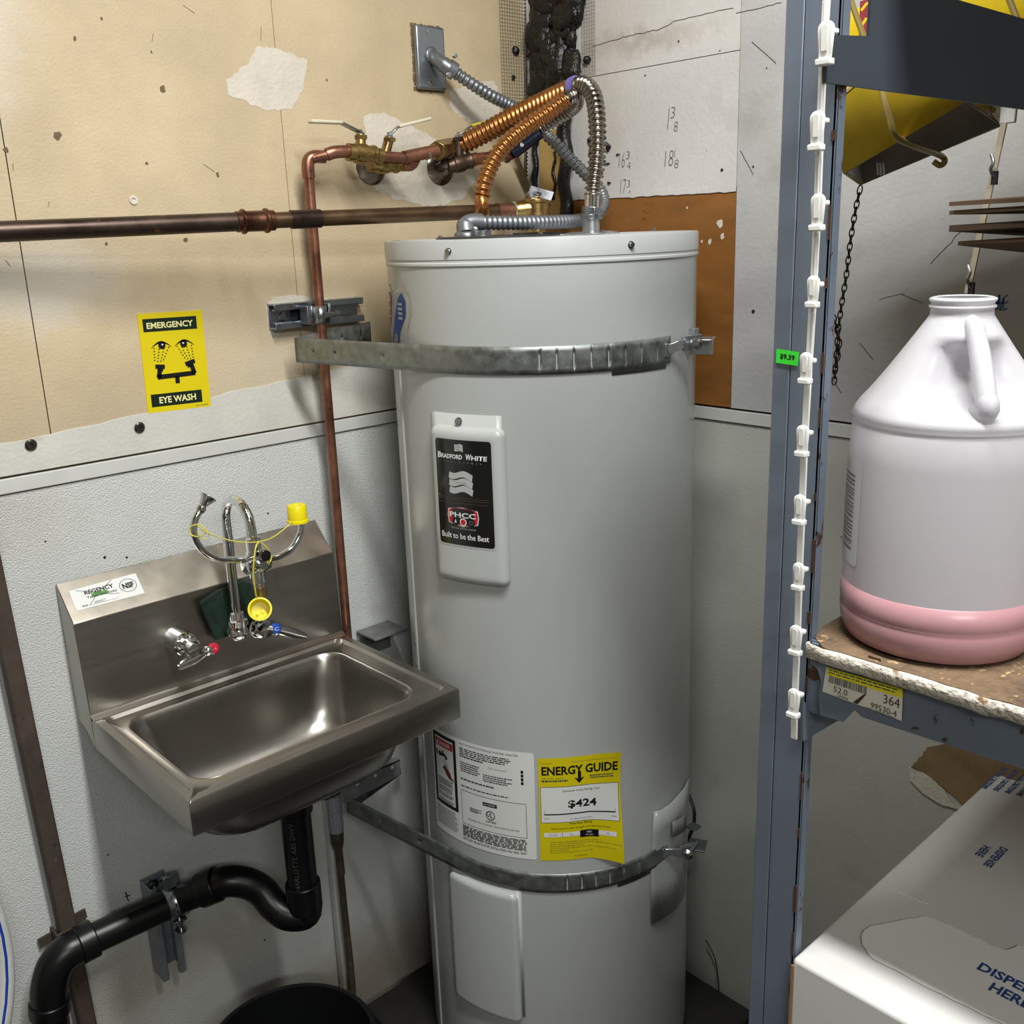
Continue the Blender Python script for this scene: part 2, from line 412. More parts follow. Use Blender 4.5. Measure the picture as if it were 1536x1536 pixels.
# dents and chips in the board
DENT = mat('chipped_board', '6d5d44', .8, var=.3, vscale=60)
for px, py, r in ((86, 202, .006), (245, 134, .005), (9, 225, .004), (326, 261, .004), (279, 359, .0045), (160, 366, .003), (220, 245, .0025), (227, 78, .002), (490, 120, .002), (112, 58, .003), (152, 28, .002)):
    c = w1(px, py); rnd = random.Random(px); b = MB()
    b.prism([c+V((math.cos(a*.9)*r*rnd.uniform(.4, 1.2), 0, math.sin(a*.9)*r*rnd.uniform(.5, 1.5))) for a in range(7)], (0, -1, 0), .0006)
    b.build('chip', DENT, wl)
c = w1(200, 300); b = MB(); b.lathe(c, (0, -1, 0), [(.007, 0), (.0065, .002), (.003, .002), (.002, .0002)], 12); b.build('plug_hole', SPK, wl)
# scratches: short pencil-like strokes
b = MB()
for (a0, a1, a2, a3) in ((8, 390, 16, 400), (19, 245, 20, 257), (305, 246, 322, 258), (230, 50, 228, 62), (392, 40, 391, 62), (275, 8, 292, 20), (72, 310, 74, 302)):
    b.bar(w1(a0, a1, .0002), w1(a2, a3, .0002), .0007, .0004, (1, 0, 0))
b.build('scratches', DENT, wl)['kind'] = 'stuff'

# right wall
b = MB(); b.box((.075+.012, (ROOMY)/2, CEIL/2), .15-.012, -ROOMY+.3, CEIL)
wr = b.build('wall_right', DARKJ); wr['kind'] = 'structure'
def pr(y0, y1, z0, z1, x0=0, x1=.012):
    q = MB(); q.box(((x0+x1)/2, (y0+y1)/2, (z0+z1)/2), abs(x1-x0), abs(y1-y0), abs(z1-z0)); return q
blotches(PLAS, 1, [
    (w2(960, 62).y, w2(960, 62).z, .11, .014, .9, '8d7f6c', .6),
    (w2(905, 150).y, w2(905, 150).z, .04, .12, .9, 'b6b0a6', .6),
    (w2(1010, 200).y, w2(1010, 200).z, .12, .14, .9, 'd3d3d3', .5),
])
yg = w2(1106, 230).y; zt = w2(1100, 281).z; zc = w2(960, 102).z
pr(0.0, yg+.0008, zc+.0007, CEIL).build('plaster_board', PLAS, wr)
pr(0.0, yg+.0008, zt+.0, zc-.0007).build('plaster_board', PLAS, wr)
pr(yg-.0008, ROOMY, zs+.004, CEIL).build('plaster_board', mat('greyer_plaster', 'b4b5b5', .6, var=.09, vscale=5, bump=.25, bscale=120, spots=[(4, .6, 'a19f9b', .14), (80, .72, '62605c', .03), (22, .70, '85827c', .04)]), wr)
BRN = mat('brown_varnished_plywood', '875a2b', .42, var=.2, vscale=7, stretch=(1, 1, 3.5), spots=[(16, .66, '6d3d10', .06), (40, .735, 'c8bca8', .02)])
pr(0.0, yg+.0008, zs+.004, zt-.0005, .0015, .012).build('brown_panel', BRN, wr)
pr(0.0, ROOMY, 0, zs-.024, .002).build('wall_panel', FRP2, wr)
q = pr(-.4, ROOMY, zs-.022, zs, -.002); q.build('trim_strip', TRIMW, wr, bevel=.0015)
# ragged white overpaint along the brown panel's top
pts = []
for i in range(41):
    y = -.05+(yg+.05)*i/40; pts.append(V((0, y, zt-.004+.0035*noise.noise(V((y*60, 1, 0)))-.003*(i/40))))
b = MB(); b.grid([[V((.011, p.y, zt+.001)) for p in pts], [V((-.0008, p.y, zt+.002)) for p in pts], [V((-.0008, p.y, p.z)) for p in pts], [V((.003, p.y, p.z-.0005)) for p in pts]]); b.build('overpaint_edge', PLAS, wr)
# white paint splashes on the brown panel
for px, py, r in ((1080, 335, .009), (1064, 362, .005), (1052, 362, .003), (1083, 355, .006), (1030, 312, .002)):
    c = w2(px, py); rnd = random.Random(px); b = MB()
    b.prism([V((.0015, c.y, c.z))+V((0, math.cos(a*.7)*r*rnd.uniform(.4, 1), math.sin(a*.7)*r*rnd.uniform(.5, 1.3))) for a in range(9)], (-1, 0, 0), .0006)
    b.build('paint_splash', SPK, wr)
# nail heads and pencil marks
HOLE = mat('dark_speck', '1d1c1b', .7)
for px, py, r in ((1083, 255, .0025), (1018, 62, .0015), (968, 113, .0014), (1130, 467, .003), (1241, 234, .0035), (1300, 45, .002), (1080, 76, .001), (1130, 250, .0016), (1150, 102, .001), (1262, 805, .001), (1390, 655, .0015)):
    b = MB(); b.lathe(w2(px, py, .0003), (-1, 0, 0), [(r, -.0002), (r, .0008), (r*.5, .001)], 10); b.build('nail_head', HOLE, wr)
CRK = mat('crack_line', '3d3833', .8); PENC = mat('pencil', '55534f', .7)
def stroke(b, wf, pts, t, off=.0004):
    P0 = [wf(p[0], p[1], off) for p in pts]; P = []
    for a, c in zip(P0[:-1], P0[1:]):
        k = max(1, int((c-a).length/.007))
        for i in range(k):
            q = a.lerp(c, i/k); e = .0022*noise.noise(q*90); P.append(q+V((0, e, e)) if wf is w2 else q+V((e, 0, e)))
    P.append(P0[-1])
    for a, c in zip(P[:-1], P[1:]): b.bar(a, c, t, .0005, (0, 0, 1) if abs((c-a).z) < (c-a).length*.8 else (0, 1, 0))
b = MB()
for pts in ([(889, 69), (915, 62), (950, 52), (985, 45), (1000, 38), (1010, 32)], [(1010, 32), (1040, 25), (1070, 18), (1100, 12)], [(1395, 395), (1420, 370), (1445, 340)], [(1240, 555), (1262, 590)],
            [(1320, 450), (1350, 440), (1385, 455)], [(1128, 63), (1150, 82), (1164, 95)], [(1104, 20), (1140, 12), (1172, 4)], [(1290, 515), (1310, 540)], [(1110, 225), (1130, 262)]):
    stroke(b, w2, pts, .0008)
b.build('cracks', CRK, wr)['kind'] = 'stuff'
# measurements pencilled on the plaster
def on_w2(px, py):
    o = w2(px, py); return on_plane(o+V((-.0006, 0, 0)), (0, -1, 0), (0, 0, 1))
for (px, py, t) in ((1001, 195, (('1', 0, 0, .0012, .034), ('3', .007, .018, .009, .018), ('8', .014, -.004, .008, .016))), (928, 252, (('16', 0, 0, .014, .026), ('3', .018, .014, .008, .013), ('4', .020, -.004, .008, .013))),
                 (997, 250, (('18', 0, 0, .018, .026), ('1', .021, .014, .001, .012), ('8', .021, -.004, .009, .014))), (930, 292, (('17', 0, 0, .013, .026), ('3', .017, .012, .007, .012), ('4', .018, -.005, .007, .012)))):
    p = Print(on_w2(px, py))
    for s_t, u, v_, ww, hh in t: p.text(s_t, u, v_, ww, hh, PENC, bold=-.022, shear=.1)
    p.build('pencil_figure', wr)
# blue marker scribble
p = Print(on_w2(1489, 468)); BLUM = mat('blue_marker', '1f5f92', .5)
for q in ([(0, 0), (.002, .022), (.006, .004), (.007, .024)], [(.007, .024), (.010, .002), (.013, .02), (.018, .024)], [(.004, .012), (.02, .014)], [(.013, .02), (.014, .003), (.02, .006)], [(0, .01), (.006, .018), (.004, .003)]): p.line(q, .0018, BLUM)
p.build('marker_scribble', wr)
# torn patch of bare brown board, low on the right wall
TORN = mat('torn_brown_board', '86704f', .75, var=.2, vscale=14)
patch('torn_patch', [(1390, 1121), (1440, 1112), (1536, 1120), (1536, 1160), (1480, 1200), (1452, 1212), (1420, 1185), (1395, 1165), (1366, 1152), (1380, 1135)], TORN, wr, w2, th=.0008, jit=.003, seed=21, sub=5)
patch('torn_edge', [(1364, 1150), (1395, 1165), (1418, 1186), (1430, 1207), (1445, 1214), (1415, 1208), (1385, 1190), (1366, 1170)], SPK, wr, w2, th=.0012, jit=.0015, seed=22, sub=3)

# floor, ceiling and the far walls of the room behind the camera
FLO = mat('dark_grimy_floor', '24211d', .55, var=.35, vscale=9, bump=.4, bscale=60, spots=[(45, .68, '6a645a', .03)])
b = MB(); b.box((ROOMX/2, ROOMY/2, -.05), -ROOMX+.3, -ROOMY+.3, .1); b.build('floor', FLO)['kind'] = 'structure'
b = MB(); b.box((ROOMX/2, ROOMY/2, CEIL+.05), -ROOMX+.3, -ROOMY+.3, .1); b.build('ceiling', mat('ceiling_paint', 'c9c7c0', .7, var=.04), None)['kind'] = 'structure'
BW = mat('back_wall_paint', '9a968c', .7, var=.1, vscale=2)
b = MB(); b.box((ROOMX-.05, ROOMY/2, CEIL/2), .1, -ROOMY, CEIL); b.build('wall_back', BW)['kind'] = 'structure'
b = MB(); b.box((ROOMX/2, ROOMY-.05, CEIL/2), -ROOMX, .1, CEIL); b.build('wall_front', BW)['kind'] = 'structure'
# grime line along the foot of the left wall
b = MB(); rnd = random.Random(4)
for i in range(70):
    q = V((rnd.uniform(-.56, -.38), rnd.uniform(-.05, -.012), .001)); b.box(q, rnd.uniform(.002, .006), rnd.uniform(.002, .006), .003)
o = b.build('floor_debris', SPK); tag(o, 'white plaster crumbs on the dark floor left of the tank', 'debris', kind='stuff')

# ================================================================== corner: tar, wire mesh, bead
TAR = mat('black_tar_sealant', '0b0b0c', .36, var=.3, vscale=30, bump=.8, bscale=160, rvar=.18)
tar = thing('tar_sealant', 'lumpy black tar and foam smeared down the corner of the room', 'sealant', w2(830, 320))
rnd = random.Random(12)
def blob(b, c, r, sc, seed):
    n0 = len(b.v); b.sphere(c, r, 20, sc=sc)
    for i in range(n0, len(b.v)):
        d = b.v[i]-c; k = 1+.45*noise.noise(d*45+V((seed, 0, 0)))+.25*noise.noise(d*130+V((0, seed, 0)))
        b.v[i] = c+d*k
b = MB()
for i in range(180):
    py = -420+ i*3.1; px = rnd.uniform(800, 862)
    blob(b, w2(px, py, .006), rnd.uniform(.012, .027), (.7, rnd.uniform(.7, 1.2), rnd.uniform(.8, 1.8)), i*3.1)
b.build('foam_mass', TAR, tar, ang=180)
b = MB(); pts = []
rows = []
for j in range(80):
    py = -440+j*7.2; lo = 792+ 4*noise.noise(V((j*.5, 0, 0))); hi = 866+5*noise.noise(V((j*.6, 5, 0)))
    rows.append([w2(lo+(hi-lo)*k/8, py, (.004+.006*abs(noise.noise(V((j*.35, k*.8, 2))))) if 0 < k < 8 else -.001) for k in range(9)])
b.grid(rows); b.build('tar_coat', TAR, tar, ang=180)
b = MB(); b.tube([w2(848+3*math.sin(i), 140+i*12, .02) for i in range(17)], [.012+.005*abs(noise.noise(V((i*.7, 1, 1)))) for i in range(17)], 12); b.build('tarred_pipe', TAR, tar, ang=180)
b = MB(); b.tube([w2(803+1.5*math.sin(i*1.3), 150+i*9, .005) for i in range(20)], [.006+.0035*noise.noise(V((i*.9, 4, 1))) for i in range(20)], 10)
b.tube([w2(832+2*math.sin(i*1.3), 228+i*8, .003) for i in range(10)], [.0035+.003*abs(noise.noise(V((i*1.7, 8, 1)))) for i in range(10)], 8); b.build('tar_run', TAR, tar, ang=180)
b = MB()
for i in range(44):
    py = rnd.uniform(205, 288); px = 888+abs(rnd.gauss(0, 1))*15; c = w2(px, py, .0); r = rnd.uniform(.0015, .006)*(1 if px < 900 else .5)
    b.prism([c+V((0, math.cos(a*.9)*r*rnd.uniform(.5, 1.9), math.sin(a*.9)*r*rnd.uniform(.3, 1.1))) for a in range(7)], (-1, 0, 0), .003)
for i in range(40):
    py = rnd.uniform(205, 300); c = w2(890+rnd.uniform(-6, 14), py, .002); blob(b, c, rnd.uniform(.003, .008), (.5, 1, 1), i)
b.build('tar_splatter', TAR, tar, ang=40)
for px, py, r in ((773, 76, .008), (881, 90, .007), (770, 116, .004), (912, 220, .005)):
    wf = w1 if px < 790 else w2; b = MB(); blob(b, wf(px, py, .003), r, (1, 1, 1), px); b.build('tar_drop', TAR, tar, ang=180)
b = pr(w2(812, 250).y, w2(854, 250).y, w2(830, 322).z, w2(830, 195).z, -.004, 0); o = b.build('corner_board', mat('beige_corner_board', 'b89a5e', .6, var=.1, spots=[(40, .66, '2c2115', .03)]), wr)
# wire mesh
WIRE = mat('mesh_wire', '6f6a60', .45, .7)
wm = thing('wire_mesh', 'galvanised wire mesh folded into the corner beside the black tar', 'wire mesh', w1(765, 150))
def meshsheet(wf, px0, px1, pyt, pyb, off, parent, step=.0062, wob=0.0):
    a = wf(px0, (pyt+pyb)/2, off); c = wf(px1, (pyt+pyb)/2, off); zt_ = wf((px0+px1)/2, pyt, off).z; zb_ = wf((px0+px1)/2, pyb, off).z
    b = MB(); ln = (V((c.x, c.y, 0))-V((a.x, a.y, 0))); W_ = ln.length; ln.normalize(); n = int(W_/step); nz_ = int((zt_-zb_)/step)
    nrm = V((0, -1, 0)) if wf is w1 else V((-1, 0, 0))
    def P(u, z): return V((a.x, a.y, 0))+ln*u+V((0, 0, z))+nrm*(wob*noise.noise(V((u*20, z*12, 0))))
    for i in range(n+1):
        zz = [zb_+(zt_-zb_)*k/8 for k in range(9)]; b.tube([P(i*W_/n, z) for z in zz], .0004, 4, False)
    for k in range(nz_+1):
        z = zb_+(zt_-zb_)*k/nz_; b.tube([P(W_*i/3, z) for i in range(4)], .0004, 4, False)
    o = b.build('mesh_sheet', WIRE, parent, ang=180, weld=False); o['kind'] = 'stuff'; return o
meshsheet(w1, 745, 787, -420, 172, .003, wm, wob=.002)
meshsheet(w2, 791, 868, 85, 140, .016, wm, wob=.01)
meshsheet(w2, 870, 890, -420, 112, .003, wm, wob=.002)
b = MB()
for i in range(124):
    c = w1(789, -420+i*5.6, .006); b.box(c, .005, .005, .0042)
b.tube([w1(789, -420, .006), w1(789, 275, .006)], .0016, 6)
b.build('corner_bead', ZINC, wm)
# ================================================================== WATER HEATER
TANKM = mat('grey_tank_enamel', 'b3b7b6', .27, var=.02, vscale=3, bump=.03, bscale=90, coat=.15)
LIDM = mat('grey_lid_enamel', 'b9bdbd', .3, var=.03, vscale=8)
wh = thing('water_heater', 'tall grey cylindrical water heater standing in the corner beside the sink', 'water heater', (TX, TY, .055))
b = MB(); b.lathe((TX, TY, 0), (0, 0, 1), [(TR-.012, .055), (TR-.002, .062), (TR, .08), (TR, 1.5175), (TR+.0002, 1.519)], 128); b.build('tank_jacket', TANKM, wh, ang=30)
b = MB(); b.lathe((TX, TY, 0), (0, 0, 1), [(TR+.0012, 1.512), (TR+.0022, 1.5135), (TR+.0022, 1.5165), (TR+.0012, 1.518), (TR+.0012, 1.5205), (TR+.0022, 1.522), (TR+.0022, 1.546), (TR+.0015, 1.549), (TR-.004, 1.5495), (TR-.006, 1.547), (.0, 1.5475)], 128); b.build('lid', LIDM, wh, ang=25)
SCRW = mat('zinc_screw', 'a7abad', .25, 1.0)
for px, py in ((673, 377), (946, 367)):
    th, z = cyl(px, py, TR+.002); n = V((math.cos(th), math.sin(th), 0)); b = MB(); c = V((TX, TY, z))+n*(TR+.002)
    b.lathe(c, n, [(.0052, 0), (.0052, .0012), (.0038, .0015), (.0036, .005), (.0, .0055)], 6 if px > 9e9 else 12); b.build('screw', SCRW, wh)
# jacket seam at the left
th, z = cyl(612, 760)
b = MB()
for dth, r_, wd in ((0, .0035, .006), ):
    rows = []
    for z in (.07, 1.362):
        rows.append([V((TX+(TR+h)*math.cos(th+u/TR), TY+(TR+h)*math.sin(th+u/TR), z)) for u, h in ((-.009, -.0005), (-.0065, .0012), (-.002, .0022), (.004, .0022), (.0075, .001), (.0085, -.0005))])
    b.grid(rows)
b.build('jacket_seam', TANKM, wh, ang=60)
for py in (952, 975):
    t2, z = cyl(618, py); n = V((math.cos(th), math.sin(th), 0)); b = MB(); b.bar(V((TX, TY, z))+n*(TR+.0055)+V((-n.y, n.x, 0))*(-.007), V((TX, TY, z))+n*(TR+.0055)+V((-n.y, n.x, 0))*.006, .0025, .003); b.build('seam_clip', SCRW, wh)
def cover(name, th0, th1, z0, z1, H, bev, rad, m, parent, r=TR, nu=36, nv=56, base=0.0):
    W_ = (th1-th0)*r; Hh = z1-z0; rows = []
    def sd(u, v):      # distance inside a rounded rectangle
        x = abs(u-W_/2)-(W_/2-rad); y = abs(v-Hh/2)-(Hh/2-rad)
        return -(math.hypot(max(x, 0), max(y, 0))+min(max(x, y), 0)-rad)
    def samp(n, L_): # denser sampling near the borders
        return [L_*(.5-.5*math.cos(PI*i/n)) for i in range(n+1)]
    for v in samp(nv, Hh):
        row = []
        for u in samp(nu, W_):
            d = sd(u, v)
            uu, vv = u, v
            if d < 0:    # pull outside points onto the rounded corner
                x = abs(u-W_/2)-(W_/2-rad); y = abs(v-Hh/2)-(Hh/2-rad); l = math.hypot(x, y)
                uu = W_/2+math.copysign(W_/2-rad+x/l*rad, u-W_/2); vv = Hh/2+math.copysign(Hh/2-rad+y/l*rad, v-Hh/2); d = 0
            t = min(1, d/bev); h = H*math.sqrt(max(0, 1-(1-t)**2.4))
            row.append(V((TX+(r+base+h)*math.cos(th0+uu/r), TY+(r+base+h)*math.sin(th0+uu/r), z0+vv)))
        rows.append(row)
    b = MB(); b.grid(rows); return b.build(name, m, parent, ang=50)
thA, zA = cyl(653, 862); thA2, zA2 = cyl(757, 640)
thA = math.radians(183.0); thB = math.radians(212.0)
bp = MB()
rows = [[V((TX+(TR+.002)*math.cos(thA-.01+(thB-thA-.01)*i/12), TY+(TR+.002)*math.sin(thA-.01+(thB-thA-.01)*i/12), z)) for i in range(13)] for z in (1.05, 1.302)]
bp.grid(rows); bo = bp.build('cover_plate', TANKM, wh, solid=.0010)
ac = cover('access_cover', thA, thB, 1.040, 1.284, .014, .016, .012, TANKM, wh, base=.0008)
th, z = cyl(690, 631); n = V((math.cos(th), math.sin(th), 0)); b = MB(); b.lathe(V((TX, TY, z))+n*(TR+.002), n, [(.006, 0), (.006, .002), (.0045, .0025), (.0045, .006), (0, .0065)], 8); b.build('screw', SCRW, wh)
lc = cover('access_cover', math.radians(178.2), math.radians(210.4), .238, .497, .010, .010, .012, TANKM, wh)
bp = MB(); rows = [[V((TX+(TR+.001)*math.cos(math.radians(177.4+34.2*i/12)), TY+(TR+.0008)*math.sin(math.radians(177.4+34.2*i/12)), z)) for i in range(13)] for z in (.25, .513)]
bp.grid(rows); bp.build('cover_plate', TANKM, wh, solid=.0014)

# maker's badge on the upper cover
RB = TR+.0152
a0, z0 = cyl(662, 812, RB); a1, z1 = cyl(738, 663, RB); a0b, z0b = cyl(652, 656, RB)
a0 = (a0+a0b)/2; a1b, _ = cyl(741, 822, RB); a1 = (a1+a1b)/2
BWd, BHt = (a1-a0)*RB, z1-z0
p = Print(on_tank(a0, z0, 0, RB), .006); W_, H_ = BWd, BHt
def rrect(p, u0, v0, u1, v1, r, m):
    p.rect(u0+r, v0, u1-r, v1, m); p.rect(u0, v0+r, u0+r, v1-r, m); p.rect(u1-r, v0+r, u1, v1-r, m)
    for cx, cy, s in ((u0+r, v0+r, PI), (u1-r, v0+r, 1.5*PI), (u1-r, v1-r, 0), (u0+r, v1-r, .5*PI)):
        p.poly([(cx, cy)]+[(cx+r*math.cos(s+PI/2*i/6), cy+r*math.sin(s+PI/2*i/6)) for i in range(7)], m)
GLB = mat('glossy_black_badge', '0a0a0b', .12, coat=.6)
rrect(p, -.003, -.003, W_+.003, H_+.003, .007, SILV); p.up(2)
rrect(p, 0, 0, W_, H_, .005, GLB); p.up(2)
def flag(u, v, w_, h, stripes, m, gapm):
    for k in range(stripes):
        n = 10; t0, t1 = k/stripes+.015, (k+1)/stripes-.03
        top_ = [(u+w_*i/n, v+h*t1+h*.09*math.sin(2.0*PI*i/n+.6)*-1+h*.05-h*.1*i/n) for i in range(n+1)]; bot = [(u+w_*i/n-w_*.05, v+h*t0+h*.09*math.sin(2.0*PI*i/n+.6)*-1+h*.05-h*.1*i/n) for i in range(n+1)]
        for i in range(n): p.poly([bot[i], bot[i+1], top_[i+1], top_[i]], m)
flag(W_*.38, H_*.895, W_*.15, H_*.065, 4, SILV, None)
p.text('B', W_*.04, H_*.82, W_*.07, H_*.055, WHITE, .03, .12); p.text('RADFORD', W_*.115, H_*.82, W_*.39, H_*.043, WHITE, .03, .12)
p.text('W', W_*.56, H_*.82, W_*.10, H_*.055, WHITE, .03, .12); p.text('HITE', W_*.665, H_*.82, W_*.26, H_*.043, WHITE, .03, .12)
for i, ch in enumerate('CORPORATION'): p.text(ch, W_*(.09+.072*i), H_*.785, W_*.025, H_*.014, GREY)
flag(W_*.26, H_*.50, W_*.42, H_*.205, 3, SILV, None)
p.up().text('SINCE 1881', W_*.36, H_*.595, W_*.2, H_*.012, GREY)
GOLD = mat('dim_gold_line', '5d4b3a', .4)
for yy in (.455, .435, .405): p.rect(W_*.03, H_*yy, W_*.93, H_*yy+.0005, GOLD)
hexp = [(.20, .27), (.24, .355), (.46, .375), (.70, .355), (.745, .27), (.72, .21), (.46, .185), (.22, .21)]
p.poly([(W_*x, H_*y) for x, y in [(.185, .28), (.2, .345), (.46, .368), (.74, .345), (.755, .28), (.735, .21), (.46, .18), (.205, .21)]], WHITE).up()
p.poly([(W_*x, H_*y) for x, y in [(.20, .28), (.213, .338), (.46, .36), (.727, .338), (.74, .28), (.72, .217), (.46, .188), (.22, .217)]], RED).up()
p.text('PHCC', W_*.225, H_*.268, W_*.48, H_*.05, WHITE, .025)
for k, x in enumerate((.335, .475, .615)): p.disc(W_*x, H_*.228, W_*.062, BLACK if k != 1 else WHITE)
p.up()
p.poly([(W_*.315, H_*.215), (W_*.355, H_*.215), (W_*.345, H_*.235), (W_*.335, H_*.252), (W_*.325, H_*.235)], WHITE); p.disc(W_*.475, H_*.228, W_*.045, RED); p.frame(W_*.585, H_*.213, W_*.645, H_*.245, .0007, GREY)
p.text('OFFICIAL WATER HEATER', W_*.24, H_*.158, W_*.46, H_*.012, SILV)
p.text('Built to be the Best', W_*.05, H_*.062, W_*.86, H_*.055, WHITE, .012)
p.build('badge', ac)

# rating and danger sticker
t0, zz0 = math.radians(169.6), .5665; t1 = math.radians(218.2); W_ = (t1-t0)*TR; H_ = .195
p = Print(on_tank(t0, zz0-.002, .0007, slope=.006), .006); INK = mat('small_print_ink', '3c3d3f', .5); LINK = mat('faint_print_ink', '85888a', .5)
rrect(p, 0, 0, W_, H_, .004, WHITE); p.up()
p.frame(W_*.025, H_*.275, W_*.315, H_*.965, .0065, BLACK)
p.rect(W_*.062, H_*.845, W_*.28, H_*.915, RED).up()
p.text('DANGER', W_*.115, H_*.860, W_*.135, H_*.036, WHITE, .02); p.poly([(W_*.072, H_*.858), (W_*.105, H_*.858), (W_*.088, H_*.902)], WHITE)
# tap and scalded hand pictogram
p.rect(W_*.066, H_*.75, W_*.085, H_*.80, BLACK); p.disc(W_*.115, H_*.785, W_*.014, BLACK, 10); p.line([(W_*.1, H_*.76), (W_*.15, H_*.775), (W_*.19, H_*.77)], .006, BLACK); p.disc(W_*.155, H_*.80, W_*.012, BLACK, 10); p.line([(W_*.19, H_*.77), (W_*.2, H_*.74)], .006, BLACK)
for k in range(4): p.line([(W_*(.165+.014*k), H_*(.735-.01*k)), (W_*(.17+.018*k), H_*(.66-.01*k))], .0008, GREY)
DRED = mat('hand_dark_red', '6b1d20', .5)
p.poly([(W_*.16, H_*.665), (W_*.185, H_*.67), (W_*.235, H_*.63), (W_*.262, H_*.56), (W_*.22, H_*.565), (W_*.185, H_*.60)], DRED)
for k in range(3): p.line([(W_*(.15+.012*k), H_*(.655+.012*k)), (W_*(.185+.012*k), H_*(.625+.008*k))], .0035, BLACK)
p.poly([(W_*.245, H_*.575), (W_*.275, H_*.545), (W_*.27, H_*.58)], BLACK)
for (v0_, v1_, n) in ((.475, .545, 5), (.41, .465, 3), (.36, .40, 2), (.31, .345, 2)): p.lines(W_*.07, H_*v0_, W_*.27, H_*v1_, n, INK)
p.lines(W_*.03, H_*.06, W_*.31, H_*.255, 11, LINK)
p.text('AUTOMATIC STORAGE WATER HEATER', W_*.36, H_*.955, W_*.52, H_*.018, INK)
p.lines(W_*.36, H_*.86, W_*.84, H_*.93, 4, INK); p.lines(W_*.36, H_*.835, W_*.6, H_*.86, 1, INK, .5)
p.text('Type: Residential', W_*.63, H_*.80, W_*.15, H_*.015, INK)
p.lines(W_*.36, H_*.70, W_*.56, H_*.80, 5, INK, .4); p.lines(W_*.58, H_*.67, W_*.84, H_*.745, 4, INK, .4); p.lines(W_*.36, H_*.62, W_*.70, H_*.645, 1, INK); p.lines(W_*.36, H_*.555, W_*.8, H_*.575, 1, INK)
for k in range(4): p.rect(W_*.895, H_*(.70+.035*k), W_*.915, H_*(.728+.035*k), BLACK)
p.frame(W_*.355, H_*.20, W_*.93, H_*.525, .0008, INK)
p.rect(W_*.565, H_*.44, W_*.69, H_*.475, BLACK).up(); p.text('AHRI CERTIFIED', W_*.575, H_*.449, W_*.10, H_*.015, WHITE)
p.ring(W_*.63, H_*.36, .0085, .0014, BLACK); p.text('U', W_*.602, H_*.345, .005, .009, BLACK, .02); p.text('L', W_*.63, H_*.338, .0045, .009, BLACK, .02); p.text('LISTED', W_*.59, H_*.29, W_*.09, H_*.018, BLACK, .02)
p.lines(W_*.44, H_*.34, W_*.56, H_*.385, 4, INK, .4); p.text('RESIDENTIAL STORAGE TANK WATER HEATER', W_*.42, H_*.255, W_*.45, H_*.014, INK)
p.lines(W_*.355, H_*.075, W_*.93, H_*.185, 8, INK, .03, .6); p.lines(W_*.355, H_*.04, W_*.93, H_*.065, 2, LINK, .03)
p.build('rating_sticker', wh)

# yellow energy guide sticker, right edge curling away from the tank
t0 = math.radians(219.6); W_ = math.radians(30.8)*TR; H_ = .187
def eg(u, v, l):
    k = max(0, u/W_-.6)/.4; off = .0008+l+.010*k*k*(1+.6*math.cos(v/H_*PI*1.4)); th = t0+u/TR
    return V((TX+(TR+off)*math.cos(th), TY+(TR+off)*math.sin(th), .565+v-.16*max(0, u-W_*.6)*(1-v/H_)*1.6+.02*u*math.sin(u/W_*PI)))
p = Print(eg, .005); EY = mat('energy_sticker_yellow', 'cdbf08', .42)
p.rect(0, 0, W_, H_, EY); p.up()
p.text('ENERGY', W_*.04, H_*.835, W_*.50, H_*.085, BLACK, .035); p.text('GUIDE', W_*.565, H_*.835, W_*.40, H_*.085, BLACK, .035)
p.rect(W_*.475, H_*.775, W_*.50+.002, H_*.86, BLACK); p.poly([(W_*.435, H_*.80), (W_*.49, H_*.745), (W_*.555, H_*.80), (W_*.53, H_*.80), (W_*.49, H_*.775), (W_*.455, H_*.80)], BLACK)
p.text('U.S. Government', W_*.02, H_*.945, W_*.15, H_*.013, INK); p.text('Federal law prohibits removal of this label before consumer purchase', W_*.40, H_*.945, W_*.56, H_*.014, INK)
p.text('Water Heater - Electric', W_*.04, H_*.80, W_*.26, H_*.015, INK); p.lines(W_*.04, H_*.765, W_*.40, H_*.795, 1, INK); p.lines(W_*.62, H_*.775, W_*.92, H_*.815, 2, INK, .2)
p.rect(W_*.02, H_*.375, W_*.975, H_*.725, INK).up(); p.rect(W_*.026, H_*.38, W_*.969, H_*.72, WHITE).up()
p.text('Estimated Yearly Energy Cost', W_*.29, H_*.665, W_*.45, H_*.028, INK, .01)
p.text('$424', W_*.35, H_*.505, W_*.35, H_*.085, BLACK, .03)
p.rect(W_*.06, H_*.452, W_*.93, H_*.464, BLACK); p.rect(W_*.06, H_*.46, W_*.064, H_*.50, INK); p.rect(W_*.926, H_*.46, W_*.93, H_*.50, INK)
p.text('$199', W_*.06, H_*.41, W_*.06, H_*.015, INK); p.text('$442', W_*.88, H_*.41, W_*.06, H_*.015, INK); p.text('Cost Range of Similar Models', W_*.37, H_*.395, W_*.28, H_*.018, INK)
p.text('First Hour Rating', W_*.37, H_*.345, W_*.27, H_*.026, BLACK, .01); p.text('(how much hot water you get in the first hour of use)', W_*.14, H_*.305, W_*.72, H_*.022, BLACK)
p.rect(W_*.05, H_*.235, W_*.93, H_*.278, WHITE).up(); p.rect(W_*.49, H_*.215, W_*.72, H_*.285, BLACK); p.rect(W_*.27, H_*.235, W_*.275, H_*.278, INK)
p.up(); p.text('MED', W_*.575, H_*.252, W_*.06, H_*.018, WHITE); p.text('57 gal', W_*.56, H_*.226, W_*.09, H_*.015, WHITE)
